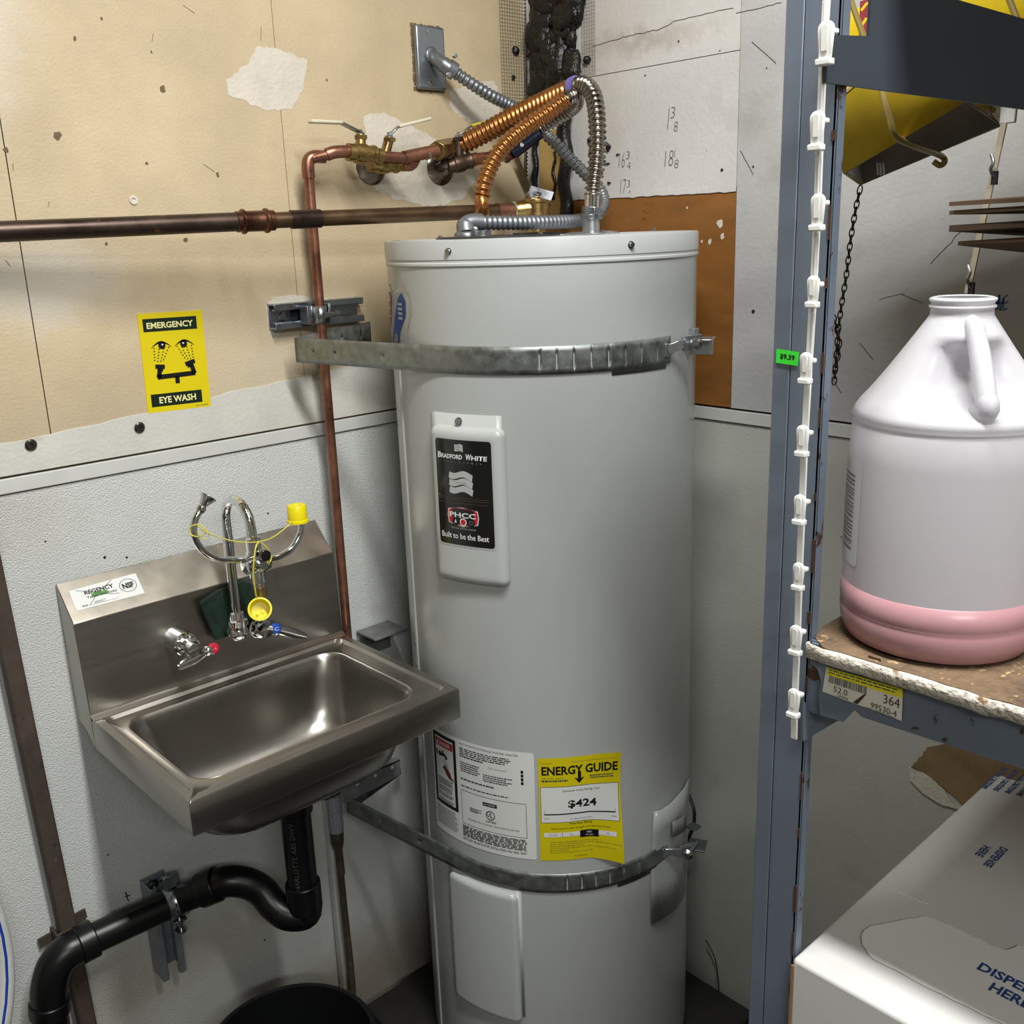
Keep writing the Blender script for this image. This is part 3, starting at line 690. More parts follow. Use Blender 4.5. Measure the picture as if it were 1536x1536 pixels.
p.text('Very Small', W_*.11, H_*.248, W_*.1, H_*.014, INK); p.text('Low', W_*.37, H_*.248, W_*.03, H_*.014, INK); p.text('High', W_*.81, H_*.248, W_*.04, H_*.014, INK)
for k, (e, s) in enumerate(((.62, .38), (.86, .12), (.42, .12), (.8, .12), (.22, .12), (.52, .12))): p.text('Your cost will depend on your utility rates and use of the appliance'[:int(12+e*44)], W_*.12, H_*(.178-.021*k), W_*e, H_*.014, INK)
p.text('ftc.gov/energy', W_*.42, H_*.03, W_*.15, H_*.016, BLACK)
p.build('energy_sticker', wh)

# round blue flag sticker at the upper left edge
ta, za = cyl(583, 500); tb, zb_ = cyl(616, 430)
STB = mat('sticker_blue', '2b4b9c', .35); STR = mat('sticker_red', 'b4545c', .4)
def stk(dx): return on_tank(cyl(588, 520)[0]+dx, 1.378, .001)
p = Print(on_tank(cyl(579, 520)[0], 1.37, .0008), .005)
def shape(pts, m): p.poly(pts, m)
u1 = (cyl(618, 470)[0]-cyl(579, 520)[0])*TR
shape([(-.03, 0), (u1*.85, 0), (u1*.88, .05), (u1, .075), (u1*.98, .10), (u1*.80, .118), (u1*.62, .108), (u1*.45, .10), (u1*.25, .115), (0, .112), (-.03, .10)], WHITE); p.up()
shape([(u1*.10, 0), (u1*.55, 0), (u1*.62, .04), (u1*.85, .07), (u1*.86, .092), (u1*.76, .104), (u1*.64, .095), (u1*.45, .06), (u1*.2, .02)], STB)
shape([(-.02, .045), (u1*.10, .05), (u1*.33, .09), (u1*.28, .103), (0, .1), (-.02, .09)], STR); p.up()
for k in range(3): p.line([(-.02, .06+.012*k), (u1*.25, .066+.012*k)], .0025, WHITE)
for k in range(3): p.line([(u1*.05, .012+.008*k), (u1*.5, .02+.008*k)], .0022, BLACK if k == 0 else GREY)
p.text('Hydrojet', u1*.2, .014, .032, .014, WHITE, .01, 0, 1.15); p.lines(u1*.62, .062, u1*.78, .09, 4, SILV)
p.build('flag_sticker', wh)

# document pouch hanging under the lower strap at the right
POU = mat('clear_document_sleeve', 'a3a7a7', .2, var=.05, spec=.6); 
def pouch(px, py, off): 
    th, z = cyl(px, py); return V((TX+(TR+off)*math.cos(th), TY+(TR+off)*math.sin(th), z))
b = MB(); rows = []
L_ = [(978, 1216), (977, 1250), (976, 1290), (975, 1330), (975, 1384)]; R_ = [(1031, 1165), (1031, 1200), (1029, 1250), (1027, 1290), (1026, 1332)]
for (l, r_) in zip(L_, R_):
    rows.append([pouch(l[0]+(r_[0]-l[0])*k/8, l[1]+(r_[1]-l[1])*(k/8)**1.3, .0006+(.002+.009*math.sin(PI*k/8)+.004*noise.noise(V((k*.6, l[1]*.02, 0))))*min(1, abs(l[1]-1290)/60)) for k in range(9)])
b.grid(rows); o = b.build('document_pouch', POU, wh, ang=180, solid=.0015)
b = MB(); rows = [[pouch(998+20*k/4, y-10*k/4, .0145+.001*math.sin(k)) for k in range(5)] for y in (1228, 1252)]; b.grid(rows); b.build('document_print', GREY, wh, ang=180, solid=.0005)
# things on the lid
DKP = mat('dark_cover_plate', '3b3e40', .4, .4)
tc = V((TX, TY, 1.5495)); side = V((math.sin(math.radians(45.47)), -math.cos(math.radians(45.47)), 0)); fwd = V((math.cos(math.radians(45.47)), math.sin(math.radians(45.47)), 0))
b = MB(); b.lathe(tc-side*.065-fwd*.085, (0, 0, 1), [(.095, 0), (.095, .002), (.092, .003), (0, .003)], 40); b.build('junction_cover', DKP, wh)
for dx, dy in ((-.15, -.12), (-.045, -.165), (.0, -.13), (.09, -.15), (.17, -.1)):
    b = MB(); b.lathe(tc+side*dx+fwd*dy+V((0, 0, .002)), (0, 0, 1), [(.004, 0), (.004, .002), (.0025, .0035), (0, .0038)], 8); b.build('lid_screw', SCRW, wh)
def lidpos(px, d): # point on the lid under image column px at signed distance d along view from axis
    q = at(px, 352, 1.668+d); return V((q.x, q.y, 1.5495))
NR = lidpos(887, 0.0); NL = lidpos(724, .0)
for q in (NR, NL):
    b = MB(); b.lathe(q, (0, 0, 1), [(.045, 0), (.045, .0015), (.03, .004), (.014, .004), (.0135, .03), (0, .03)], 32); b.build('nipple', mat('pale_steel_nipple', 'b9bdc0', .3, .9), wh)
b = MB(); b.tube([lidpos(x, -.12+.03*math.sin(x*.05))+V((0, 0, .004)) for x in range(770, 845, 8)], .0015, 6); b.build('sensor_wire', mat('black_rubber', '17181a', .5), wh)
# low dark plinth under the tank
b = MB(); b.box((-.298, -.325, .0275), .54, .565, .055); o = b.build('heater_plinth', mat('dark_plinth', '1b1a18', .6, var=.3), bevel=.004); tag(o, 'low dark square plinth under the grey water heater', 'plinth')
# thin black cable hanging behind the tank at the right
b = MB(); b.tube(spline([w2(1033, 1192, .05), w2(1041, 1215, .06), w2(1040, 1240, .06), w2(1030, 1262, .05)], 6), .0035, 8); o = b.build('black_cable', mat('black_rubber', '17181a', .5)); tag(o, 'short black cable loop behind the tank above the lower strap bolt', 'cable')
b = MB(); b.tube(spline([w2(1059, 1410, .01), w2(1073, 1440, .012), w2(1078, 1480, .02), w2(1077, 1500, .03)], 6), .0012, 6); o = b.build('thin_wire', mat('black_rubber', '17181a', .5)); tag(o, 'thin dark wire curling down the right wall near the floor', 'wire')

# ================================================================== STRAPS
def slotted_strip(name, plan, z0, z1, slots, parent, m=GALV, zfun=None, th=.0011, holes=(), hmat=None):
    """vertical band following plan points (x, y); slots and holes = (s, half_w, zc, half_h) openings"""
    S = [0]
    for a, c in zip(plan[:-1], plan[1:]): S.append(S[-1]+math.hypot(c[0]-a[0], c[1]-a[1]))
    def P(s_, v):
        s_ = min(max(s_, 0), S[-1]); j = 0
        while j < len(S)-2 and S[j+1] < s_: j += 1
        q = (s_-S[j])/(S[j+1]-S[j]); x = plan[j][0]+(plan[j+1][0]-plan[j][0])*q; y = plan[j][1]+(plan[j+1][1]-plan[j][1])*q
        a = zfun(s_/S[-1]) if zfun else (z0, z1); return V((x, y, a[0]+(a[1]-a[0])*v))
    cuts = sorted(set([round(x, 5) for x in S]+[round(s_+e, 5) for s_, hw, zc, hh in slots for e in (-hw, hw)]+[round(S[-1]*i/60, 5) for i in range(61)]))
    vz = sorted(set([0, 1]+[round(zc+e, 4) for s_, hw, zc, hh in slots for e in (-hh, hh)]))
    b = MB(); idx = {}
    for i, s_ in enumerate(cuts):
        for k, v in enumerate(vz): idx[i, k] = len(b.v); b.v.append(P(s_, v))
    for i in range(len(cuts)-1):
        cm = (cuts[i]+cuts[i+1])/2
        for k in range(len(vz)-1):
            vm = (vz[k]+vz[k+1])/2
            if any(abs(cm-s_) < hw and abs(vm-zc) < hh for s_, hw, zc, hh in slots): continue
            b.f.append([idx[i, k], idx[i+1, k], idx[i+1, k+1], idx[i, k+1]]); b.m.append(0)
    return b.build(name, m, parent, ang=40, solid=th, weld=False), P, S[-1]
def arc(d0, d1, r=TR+.0022, n=60): return [(TX+r*math.cos(math.radians(d0+(d1-d0)*i/n)), TY+r*math.sin(math.radians(d0+(d1-d0)*i/n))) for i in range(n+1)]
def tangent_angle(px_, py_, r):  # tangent from an outside point, on the room side
    dx, dy = px_-TX, py_-TY; d = math.hypot(dx, dy); return math.degrees(math.atan2(dy, dx))+math.degrees(math.acos(r/d))
def strap(lab, cat, foldpx, fold_off, backpx, back_off, zc, hgt, ang_end, slot_px, boltpx, strutz, lower=False):
    t = thing('tank_strap', lab, cat, (TX-.3, TY, zc), 'galvanised straps around the tank')
    F = w1(foldpx[0], foldpx[1], fold_off); ta = tangent_angle(F.x, F.y, TR+.0022) % 360
    plan = [(F.x, F.y)]+arc(ta, ang_end)
    S = [0]
    for a, c in zip(plan[:-1], plan[1:]): S.append(S[-1]+math.hypot(c[0]-a[0], c[1]-a[1]))
    slots = []
    for px, py in slot_px:
        th, z = cyl(px, py, TR+.002); d = math.degrees(th); s_ = S[1]+(d-ta)*PI/180*(TR+.0022); slots.append((round(s_, 5), .0013, .5, .30))
    holes = [(S[1]*q, .0022, .5, .06) for q in (.13, .28, .6)]
    zF = F.z
    zf = lambda q: (zF-hgt/2+(zc-zF)*min(1, q*S[-1]/S[1])-0, zF+hgt/2+(zc-zF)*min(1, q*S[-1]/S[1]))
    slotted_strip('band', plan, 0, 0, slots+[(round(a, 5), b_, c, d) for a, b_, c, d in holes], t, zfun=zf)
    # wing folded back to the wall channel
    Bk = w1(backpx[0], backpx[1], back_off); n = 10
    pl2 = [(F.x+(Bk.x-F.x)*i/n, F.y+(Bk.y-F.y)*i/n) for i in range(n+1)]; L_ = math.hypot(Bk.x-F.x, Bk.y-F.y)
    slotted_strip('wing', pl2, 0, 0, [(round(L_*q, 5), .0028, .5, .07) for q in (.30, .6, .86)], t, zfun=lambda q: (zF-hgt/2+(Bk.z-zF)*q, zF+hgt/2+(Bk.z-zF)*q))
    # doubled tail under the slotted end
    tail = arc(ang_end-26, ang_end-2, TR+.0006); slotted_strip('tail', tail, zc-hgt/2-.007, zc+hgt/2-.012, [], t)
    # square end clip and draw bolt
    e = math.radians(ang_end-2.2); n_ = V((math.cos(e), math.sin(e), 0)); tg = V((-n_.y, n_.x, 0)); c0 = V((TX, TY, zc))+n_*(TR+.004)
    PLT = mat('bright_zinc_bracket', 'b4babd', .28, .9, rvar=.08, vscale=30)
    b = MB(); b.bar(c0-tg*.006, c0+tg*.004, .019, .003); b.build('end_clip', PLT, t, bevel=.0006)
    B0 = w2(*boltpx)
    return t, c0, tg, n_, PLT
STK = [(809, 540), (835, 540), (861, 539), (887, 536), (913, 534), (938, 530), (961, 526), (985, 524)]
t, c0, tg, n_, PLT = strap('wide galvanised slotted strap around the upper part of the tank', 'strap', (443, 525), .062, (556, 499), .012, 1.381, .040, 274.5, STK, (1045, 515, .05), 1.4)
def drawbolt(t, c0, hdp, ppx, PLT, zoff=0):
    q0 = at(1018, ppx[0][1], hdp[0]); pts = [at(p[0], p[1], h) for p, h in zip(ppx, hdp)]
    b = MB(); b.bar(c0, pts[0], .014, .003); b.bar(pts[0], pts[1], .022, .0028); b.build('bracket', PLT, t, bevel=.0006)
    b = MB(); d = (pts[2]-pts[3]).normalized(); b.lathe(pts[3], d, [(0, -.006), (.006, -.0045), (.0095, 0), (.0095, .001), (.0045, .0015), (.004, .045), (0, .045)], 16); b.build('bolt', mat('bolt_steel', 'b3b7ba', .2, 1.0), t)
hb = at(1018, 515, 1).xy  # reference only
def hd_of(p): return math.hypot(p.x-CAM.x, p.y-CAM.y)
he = hd_of(c0)
drawbolt(t, c0, (he+.005, he+.03, he+.07, he+.005), ((1024, 516), (1052, 512), (1056, 508), (1044, 516)), PLT)
b = MB(); c = at(1052, 508, he+.06); b.box(c, .05, .036, .003, Matrix.Rotation(.5, 3, 'Z')); b.box(c+V((0, 0, -.012)), .003, .036, .024, Matrix.Rotation(.5, 3, 'Z')); b.box(at(1040, 503, he+.07)+V((0, 0, -.004)), .012, .012, .03); b.build('wall_bracket', PLT, t, bevel=.0006)
SLK = [(851, 1322), (873, 1322), (894, 1320), (915, 1316), (936, 1312), (959, 1307)]
t, c0, tg, n_, PLT = strap('dusty galvanised slotted strap around the lower part of the tank', 'strap', (520, 1206), .085, (600, 1150), .02, .523, .036, 275.5, SLK, (1045, 1270, .05), .5, True)
t['label'] = 'dusty galvanised strap around the tank just below the two large stickers'
he = hd_of(c0)
drawbolt(t, c0, (he+.005, he+.03, he+.08, he+.0), ((1020, 1278), (1040, 1272), (1056, 1248), (1031, 1282)), PLT)
b = MB(); b.box(at(1046, 1268, he+.04), .035, .03, .003, Matrix.Rotation(.5, 3, 'Z')); b.box(at(1040, 1240, he+.07), .02, .02, .003); b.build('wall_bracket', mat('dull_bracket', '6a6e72', .4, .8), t, bevel=.0006)
# ================================================================== HAND SINK
STEEL = mat('brushed_stainless', 'a39f98', .33, 1.0, var=.04, vscale=8, rvar=.03, stretch=(.5, 9, 9))
STEELT = mat('stainless_splash_ledge', 'a8a297', .38, 1.0, var=.07, vscale=14, rvar=.06)
STEELB = mat('stainless_bowl', 'a09d97', .30, 1.0, var=.04, vscale=5, rvar=.02)
sk = thing('hand_sink', 'wall-mounted stainless steel hand sink with a tall backsplash', 'sink', (-.78, -.2, .87))
SX0, SX1, SY0, SY1, SZ = -1.007, -.555, -.062, -.389, .870
def rloop(x0, x1, y0, y1, r, z, seg=8, edge=7):
    """rounded rectangle loop, same vertex count whatever the radius"""
    x0, x1 = min(x0, x1), max(x0, x1); y0, y1 = min(y0, y1), max(y0, y1); out = []
    cs = [(x1-r, y0+r, -PI/2), (x1-r, y1-r, 0), (x0+r, y1-r, PI/2), (x0+r, y0+r, PI)]
    for i, (cx, cy, a) in enumerate(cs):
        for k in range(seg+1): out.append(V((cx+r*math.cos(a+PI/2*k/seg), cy+r*math.sin(a+PI/2*k/seg), z)))
        nx = cs[(i+1) % 4]; p = out[-1]; q = V((nx[0]+r*math.cos(nx[2]), nx[1]+r*math.sin(nx[2]), z))
        for k in range(1, edge): out.append(p.lerp(q, k/edge))
    return out
b = MB()
loops = [rloop(SX0+.001, SX1-.001, SY1+.001, SY0+.001, .0015, .8195), rloop(SX0, SX1, SY1, SY0, .002, .8215), rloop(SX0, SX1, SY1, SY0, .002, SZ-.003), rloop(SX0+.0015, SX1-.0015, SY1+.0015, SY0-.001, .003, SZ),
         rloop(-.993, -.569, -.375, -.073, .012, SZ), rloop(-.989, -.573, -.371, -.077, .013, SZ-.005), rloop(-.980, -.592, -.356, -.090, .036, SZ-.0055),
         rloop(-.977, -.597, -.352, -.094, .037, SZ-.0035)]
b.grid(loops, wrap=True); b.build('rim', STEEL, sk, ang=40)
b = MB(); lp = [rloop(-.977, -.597, -.352, -.094, .037, SZ-.0035), rloop(-.973, -.601, -.348, -.098, .038, SZ-.0065), rloop(-.970, -.604, -.345, -.101, .04, SZ-.016)]
for k in range(1, 9):
    a = PI/2*k/8; ins = .045*(1-math.cos(a)); dz = .105+.045*math.sin(a)-.045
    lp.append(rloop(-.966+ins, -.608-ins, -.341+ins, -.105-ins, .042+.004*k, SZ-.02-(.06*k/8 if k < 4 else .03)-.09*math.sin(a)))
for q in (.6, .3, .12): lp.append([V((-.786+(p.x+.786)*q, -.222+(p.y+.222)*q, p.z-.006*(1-q))) for p in lp[-1 if q == .6 else 10]])
b.grid(lp, wrap=True); b.build('basin', STEELB, sk, ang=75, solid=.0012)
b = MB(); b.lathe((-.78, -.222, lp[-1][0].z+.0), (0, 0, 1), [(.0, -.006), (.018, -.004), (.027, .002), (.03, .0015), (.03, -.001)], 24); b.build('drain_cup', CHROME, sk)
# back splash: slopes from the wall to a tall upright face
ty0, tz0, ty1, tz1, by, bz = -.0015, 1.073, -.0505, 1.0225, -.0615, .8725
b = MB()
prof = [(ty0, tz0-.006), (ty0, tz0)]+[(ty0+(ty1-ty0)*k/6, tz0+(tz1-tz0)*k/6) for k in range(1, 6)]+[(ty1+.001, tz1+.0015), (ty1-.0012, tz1-.001)]+[(ty1+(by-ty1)*k/8-.001, tz1+(bz-tz1)*k/8) for k in range(1, 8)]+[(by, bz+.004), (by-.004, bz+.0005), (by-.011, bz-.002)]
nx = 10; rows = [[V((SX0+(SX1-SX0)*i/nx, y, z)) for i in range(nx+1)] for y, z in prof]
b.grid(rows[:9], 1); b.grid(rows[8:], 0)
for X in (SX0, SX1):
    P = [V((X, y, z)) for y, z in prof[1:-2]]+[V((X, by, .8215)), V((X, -.03, .845)), V((X, -.0015, .85))]
    b.add(P, [tuple(range(len(P)))], 0)
b.build('backsplash', [STEEL, STEELT], sk, ang=30, bevel=.0012)
# maker's label on the sloped ledge
nS = V((0, ty1-ty0, tz1-tz0)); 
pn = V((0, -(tz0-tz1), (ty0-ty1))).normalized(); pn = V((0, -abs(pn.y), abs(pn.z)))
def onslope(px, py):
    d = ray(px, py); p0 = V((0, ty0, tz0)); t = (p0-CAM).dot(pn)/d.dot(pn); return CAM+d*t
W_, H_ = .100, .042
p = Print(quad_map(onslope(115, 917), onslope(217, 890), onslope(103, 887), onslope(203, 860), W_, H_, .0006), .02)
p.rect(0, 0, W_, H_, WHITE).up(); p.rect(W_*.28, H_*.43, W_*.51, H_*.62, GREEN).up()
p.line([(W_*.09, H_*.94), (W_*.30, H_*.68), (W_*.53, H_*.38), (W_*.66, H_*.30)], .0008, INK); p.line([(W_*.62, H_*.98), (W_*.38, H_*.58), (W_*.2, H_*.12)], .0008, INK); p.up()
p.text('REGENCY', W_*.19, H_*.62, W_*.43, H_*.20, BLACK, .035); p.text('Tables and Sinks', W_*.20, H_*.42, W_*.44, H_*.12, BLACK, .01)
p.text('Model:', W_*.10, H_*.10, W_*.08, H_*.09, BLACK, .01); p.rect(W_*.20, H_*.10, W_*.62, H_*.105+.0002, INK); p.text('600HS17', W_*.28, H_*.13, W_*.16, H_*.11, INK)
p.ring(W_*.82, H_*.55, .0128, .0008, BLACK); p.text('NSF', W_*.735, H_*.41, W_*.17, H_*.27, BLACK, .05)
p.build('maker_label', sk)

# ================================================================== FAUCET with eyewash arms
XF = w1(358, 927, .10).x
def atx(px, py, X): d = ray(px, py); return CAM + d*((X-CAM.x)/d.x)
fa = thing('gooseneck_faucet', 'chrome gooseneck faucet on the sink backsplash with lever handles', 'faucet', (XF, -.065, .96))
base = w1(358, 948, .10)
b = MB(); b.lathe(V((base.x, -.057, base.z)), (0, -1, 0), [(.021, 0), (.021, .004), (.013, .008), (.013, .03), (0, .03)], 24)
b.sphere(base, .0155, 16); b.lathe(V((base.x, base.y, base.z)), (0, 0, 1), [(.013, 0), (.0135, .012), (.0165, .013), (.0165, .022), (.0135, .024), (.0115, .034), (.009, .036)], 20)
b.build('spout_base', CHROME, fa)
zt_ = 1.168
pth = [V((base.x, -.10, base.z+.03)), V((base.x, -.10, 1.05)), V((base.x, -.10, 1.13))]
cyc, rad = -.140, .040
for k in range(1, 12):
    a = PI*k/12; pth.append(V((base.x, cyc+math.cos(a)*rad, 1.138+math.sin(a)*rad)))
pth.append(V((base.x, -.181, 1.125)))
b = MB(); b.tube(spline(pth, 5), .0078, 18); b.build('gooseneck', CHROME, fa)
# diverter body
b = MB(); e0 = V((base.x, -.181, 1.128)); b.lathe(e0, V((0, -.06, -1)), [(.0085, 0), (.011, .002), (.011, .02), (.0125, .022), (.0125, .034), (.0105, .036), (.0115, .05), (.0115, .072), (.0095, .074), (.0095, .09), (0, .09)], 24)
b.build('spout_end', CHROME, fa)
b = MB(); b.lathe(e0+V((0, -.006, -.078)), V((0, -.06, -1)), [(.0098, 0), (.0102, .002), (.0102, .0145), (.007, .0145), (.007, .012), (0, .012)], 20); b.build('aerator', BRASS, fa)
# eyewash
ew = thing('eyewash_arms', 'chrome eyewash with two curved arms clamped on the gooseneck', 'eyewash', (XF, -.19, 1.08))
b = MB(); c = V((base.x, -.186, 1.088)); b.lathe(c+V((-.022, 0, 0)), (1, 0, 0), [(.010, 0), (.0145, .003), (.0145, .04), (.010, .043)], 24); b.lathe(c+V((0, -.012, 0)), (0, -1, 0), [(.0115, 0), (.0115, .007), (.008, .009), (.006, .011), (0, .011)], 20, m=0); b.build('diverter_body', CHROME, ew)
b = MB(); b.lathe(w1(397, 833, .212), (0, -1, 0), [(.0085, 0), (.0085, .004), (.006, .0045), (0, .0045)], 16); b.build('diverter_knob', mat('black_knob', '141416', .3), ew)
yo = .182
La = [w1(375, 839, yo), w1(350, 840, yo), w1(322, 837, yo), w1(302, 823, yo), w1(291, 802, yo), w1(292, 782, yo), w1(301, 764, yo)]
Ra = [w1(402, 838, yo), w1(420, 834, yo), w1(437, 823, yo), w1(448, 806, yo), w1(452, 790, yo), w1(450, 778, yo)]
b = MB(); b.tube(spline(La, 7), .0052, 14); b.build('arm', CHROME, ew)
b = MB(); b.tube(spline(Ra, 7), .0052, 14); b.build('arm', CHROME, ew)
n0 = w1(301, 764, yo); nd = (w1(312, 745, yo)-n0).normalized()
b = MB(); b.lathe(n0-nd*.004, nd, [(.006, 0), (.007, .003), (.007, .008), (.0055, .01), (.0075, .016), (.0125, .024), (.0125, .026), (.010, .0262), (.006, .024), (0, .023)], 22); b.build('spray_nozzle', CHROME, ew)
n1 = w1(449, 782, yo); b = MB(); b.lathe(n1, (0, 0, 1), [(.006, 0), (.0075, .004), (.0125, .012), (.0125, .014), (0, .014)], 20); b.build('spray_nozzle', CHROME, ew)
YC = mat('yellow_cap_plastic', 'dfd008', .38)
cp = thing('dust_cap', 'yellow plastic cap sitting on the right eyewash nozzle', 'cap', w1(447, 783, yo), 'yellow eyewash caps')
b = MB(); cc = w1(447, 783, yo); b.lathe(cc, (0, 0, 1), [(.0135, .001), (.0168, 0), (.0165, .004), (.0152, .005), (.0148, .0255), (.0135, .0275), (.006, .0278), (.0045, .0262), (0, .0262)], 32); b.build('cap_shell', YC, cp)
cp2 = thing('dust_cap', 'yellow plastic cap hanging open on its cord under the faucet spout', 'cap', w1(390, 915, .205), 'yellow eyewash caps')
cc = w1(390, 915, .205); ax = (CAM-cc).normalized()+V((0, 0, .12)); ax.normalize()
b = MB(); b.lathe(cc-ax*.012, ax, [(.0, 0), (.0135, .0), (.0152, .003), (.0165, .022), (.0178, .023), (.0178, .026), (.0152, .0262), (.0140, .022), (.0125, .006), (0, .005)], 32); b.build('cap_shell', YC, cp2)
b = MB()
for sx in (-.0045, .0045): b.lathe(cc-ax*.007+V((sx, 0, -.004)), ax, [(.0028, 0), (.0028, .006), (0, .0065)], 10)
b.build('cap_pin', YC, cp2)
CORD = mat('yellow_cord', 'c9c04a', .45)
co = thing('cap_cord', 'thin yellow cord looped between the two eyewash arms', 'cord', w1(384, 812, .19))
b = MB(); b.tube(spline([w1(297, 789, .196), w1(312, 799, .2), w1(335, 808, .2), (w1(360, 813, .205)), w1(384, 813, .206), w1(405, 808, .205), w1(422, 797, .2), w1(436, 785, .197), w1(438, 782, .19)], 6), .0009, 6); b.build('cord', CORD, co)
b = MB()
ring = [w1(297+13*math.cos(a)-1, 796+9*math.sin(a), .19+.008*math.cos(a)) for a in [2*PI*i/20 for i in range(20)]]; b.tube(ring, .0009, 6, closed=True)
ring = [w1(306+7*math.cos(a), 802+7*math.sin(a), .196) for a in [2*PI*i/16 for i in range(16)]]; b.tube(ring, .0008, 6, closed=True); b.build('cord_loop', CORD, co)
b = MB(); b.tube(spline([w1(389, 812, .208), w1(384, 820, .214), w1(381, 840, .216), w1(380, 862, .214), w1(384, 893, .209), w1(386, 899, .206)], 6), .0012, 6); b.build('cord', CORD, co)
b = MB(); b.tube(spline([w1(392, 814, .206), w1(401, 823, .206), w1(407, 836, .206), w1(403, 846, .207)], 6), .0012, 6); b.build('cord_loop', CORD, co)
# handles
def handle(name, lab, base_px, hub_px, off0, off1, lever, btn_px, bm, letter):
    t = thing(name, lab, 'faucet handle', w1(base_px[0], base_px[1], off0), 'faucet lever handles')
    p0 = w1(base_px[0], base_px[1], off0); p1 = w1(hub_px[0], hub_px[1], off1); d = V((0, -1, 0)); L_ = off1-off0
    b = MB(); b.lathe(p0, d, [(.0195, 0), (.0195, L_*.45), (.0185, L_*.5), (.0155, L_*.52), (.0155, L_*.72), (.012, L_*.76), (.011, L_*.98), (0, L_)], 26)
    for k in range(10): a = 2*PI*k/10; b.bar(p0+V((math.cos(a)*.016, -L_*.55, math.sin(a)*.016)), p0+V((math.cos(a)*.0155, -L_*.72, math.sin(a)*.0155)), .003, .003)
    b.build('handle_body', CHROME, t)
    hub = p0+d*L_
    q = [w1(x, y, o) for x, y, o in lever]; b = MB(); P_ = spline(q, 6); n = len(P_)
    b.tube(P_, [.0045+.0045*math.sin(PI*min(1, (i/(n-1))*1.05))**.7 for i in range(n)], 14, flat=.45); b.sphere(q[0], .0085, 12); b.build('lever', CHROME, t)
    bc = w1(btn_px[0], btn_px[1], btn_px[2]); ax = ((CAM-bc).normalized()+V((0, -1.2, .2))).normalized()
    b = MB(); b.lathe(bc-ax*.005, ax, [(.0088, 0), (.0092, .002), (.0092, .0055), (.0065, .0085), (0, .0092)], 22); b.lathe(bc-ax*.012, ax, [(.008, 0), (.0085, .007)], 18); b.build('button', bm, t)
    fx = ax.cross(V((0, 0, 1))).normalized()*-1; fx = V((0,0,1)).cross(ax).normalized(); fy = ax.cross(fx); p = Print(lambda u, v, l: bc+ax*(.0043+l)+fx*(u-.0035)+fy*(v-.003)); p.text(letter, 0, 0, .007, .0055, WHITE if letter == 'C' else mat('pink_mark', 'd87080', .4)); p.build('button_mark', t)
handle('hot_handle', 'chrome lever handle with the red hot button', (263, 957), (300, 972), .056, .128, [(312, 976, .118), (294, 988, .118), (277, 996, .118), (267, 1002, .120)], (320, 973, .118), mat('red_button', 'b51e34', .22, coat=.4), 'H')
handle('cold_handle', 'chrome lever handle with the blue cold button', (378, 935), (395, 945), .06, .112, [(414, 946, .10), (430, 948, .098), (445, 952, .096), (459, 955, .094)], (414, 943, .106), mat('blue_button', '1d4fae', .22, coat=.4), 'C')
# green scrub pad behind the spout
pd = [w1(297, 903, .063), w1(325, 884, .060), w1(362, 870, .056), w1(392, 880, .056), (w1(388, 915, .060)), w1(372, 942, .063), w1(344, 952, .065), w1(320, 958, .068)]
b = MB(); b.prism(pd, (0, -1, -.05), .008); o = b.build('scrub_pad', mat('dark_green_scourer', '10291c', .95, bump=1.0, bscale=500, var=.4, vscale=120), None, bevel=.0015); tag(o, 'dark green scouring pad tucked behind the faucet spout', 'scouring pad')

# ================================================================== DRAIN
ABS = mat('black_drain_plastic', '0b0b0d', .33, var=.1, vscale=40, spec=.35)
XD = w1(443, 1220, .222).x; YD = -.222
dp = thing('drain_pipe', 'black plastic drain pipe with trap running from the sink to the left', 'drain pipe', (XD, YD, .5))
r = .0242
hb_ = w1(262, 1352, .075); hl = w1(95, 1432, .062)
zt2 = .50
b = MB(); b.tube([V((XD, YD, .722)), V((XD, YD, .50))], r, 24); b.build('tailpiece', ABS, dp)
b = MB(); b.tube([V((XD, YD, .715)), V((XD, YD, .675))], r+.004, 24); b.build('slip_nut', ABS, dp, bevel=.002)
rise = w1(385, 1330, .16); corner = w1(340, 1324, .13)
U = [V((XD, YD, .515)), V((XD, YD, .485)), w1(432, 1372, .205), w1(411, 1358, .185), w1(392, 1336, .165), w1(368, 1324, .150), w1(340, 1322, .135), w1(315, 1331, .118)]
b = MB(); b.tube(spline(U, 8), r+.001, 24); b.build('trap_bend', ABS, dp, ang=180)
b = MB(); b.tube([V((XD, YD, .545)), V((XD, YD, .495))], r+.0045, 24); b.build('coupling', ABS, dp, bevel=.002)
b = MB()
q = w1(318, 1329, .120); d = (q-hb_).normalized(); b.tube([q+d*.012, q-d*.022], r+.0045, 24); b.build('coupling', ABS, dp, bevel=.002)
b = MB(); b.tube([q, hb_, w1(120, 1417, .064)], r, 24); b.build('horizontal_pipe', ABS, dp)
E_ = [w1(125, 1415, .064), w1(100, 1428, .063), w1(82, 1450, .063), w1(74, 1480, .063), w1(74, 1502, .063)]
b = MB(); b.tube(spline(E_, 7), r+.003, 24, ); b.build('elbow', ABS, dp, ang=180)
d = (E_[0]-E_[1]).normalized(); b = MB(); b.tube([E_[0]-d*.008, E_[0]+d*.018], r+.006, 24); b.build('coupling', ABS, dp, bevel=.002); b = MB(); b.tube([w1(74, 1500, .063), w1(75, 1520, .063)], r+.006, 24); b.build('coupling', ABS, dp, bevel=.002)
b = MB(); x_ = w1(75, 1515, .063); b.tube([x_, V((x_.x, x_.y, .02))], r, 24); b.build('down_pipe', ABS, dp)
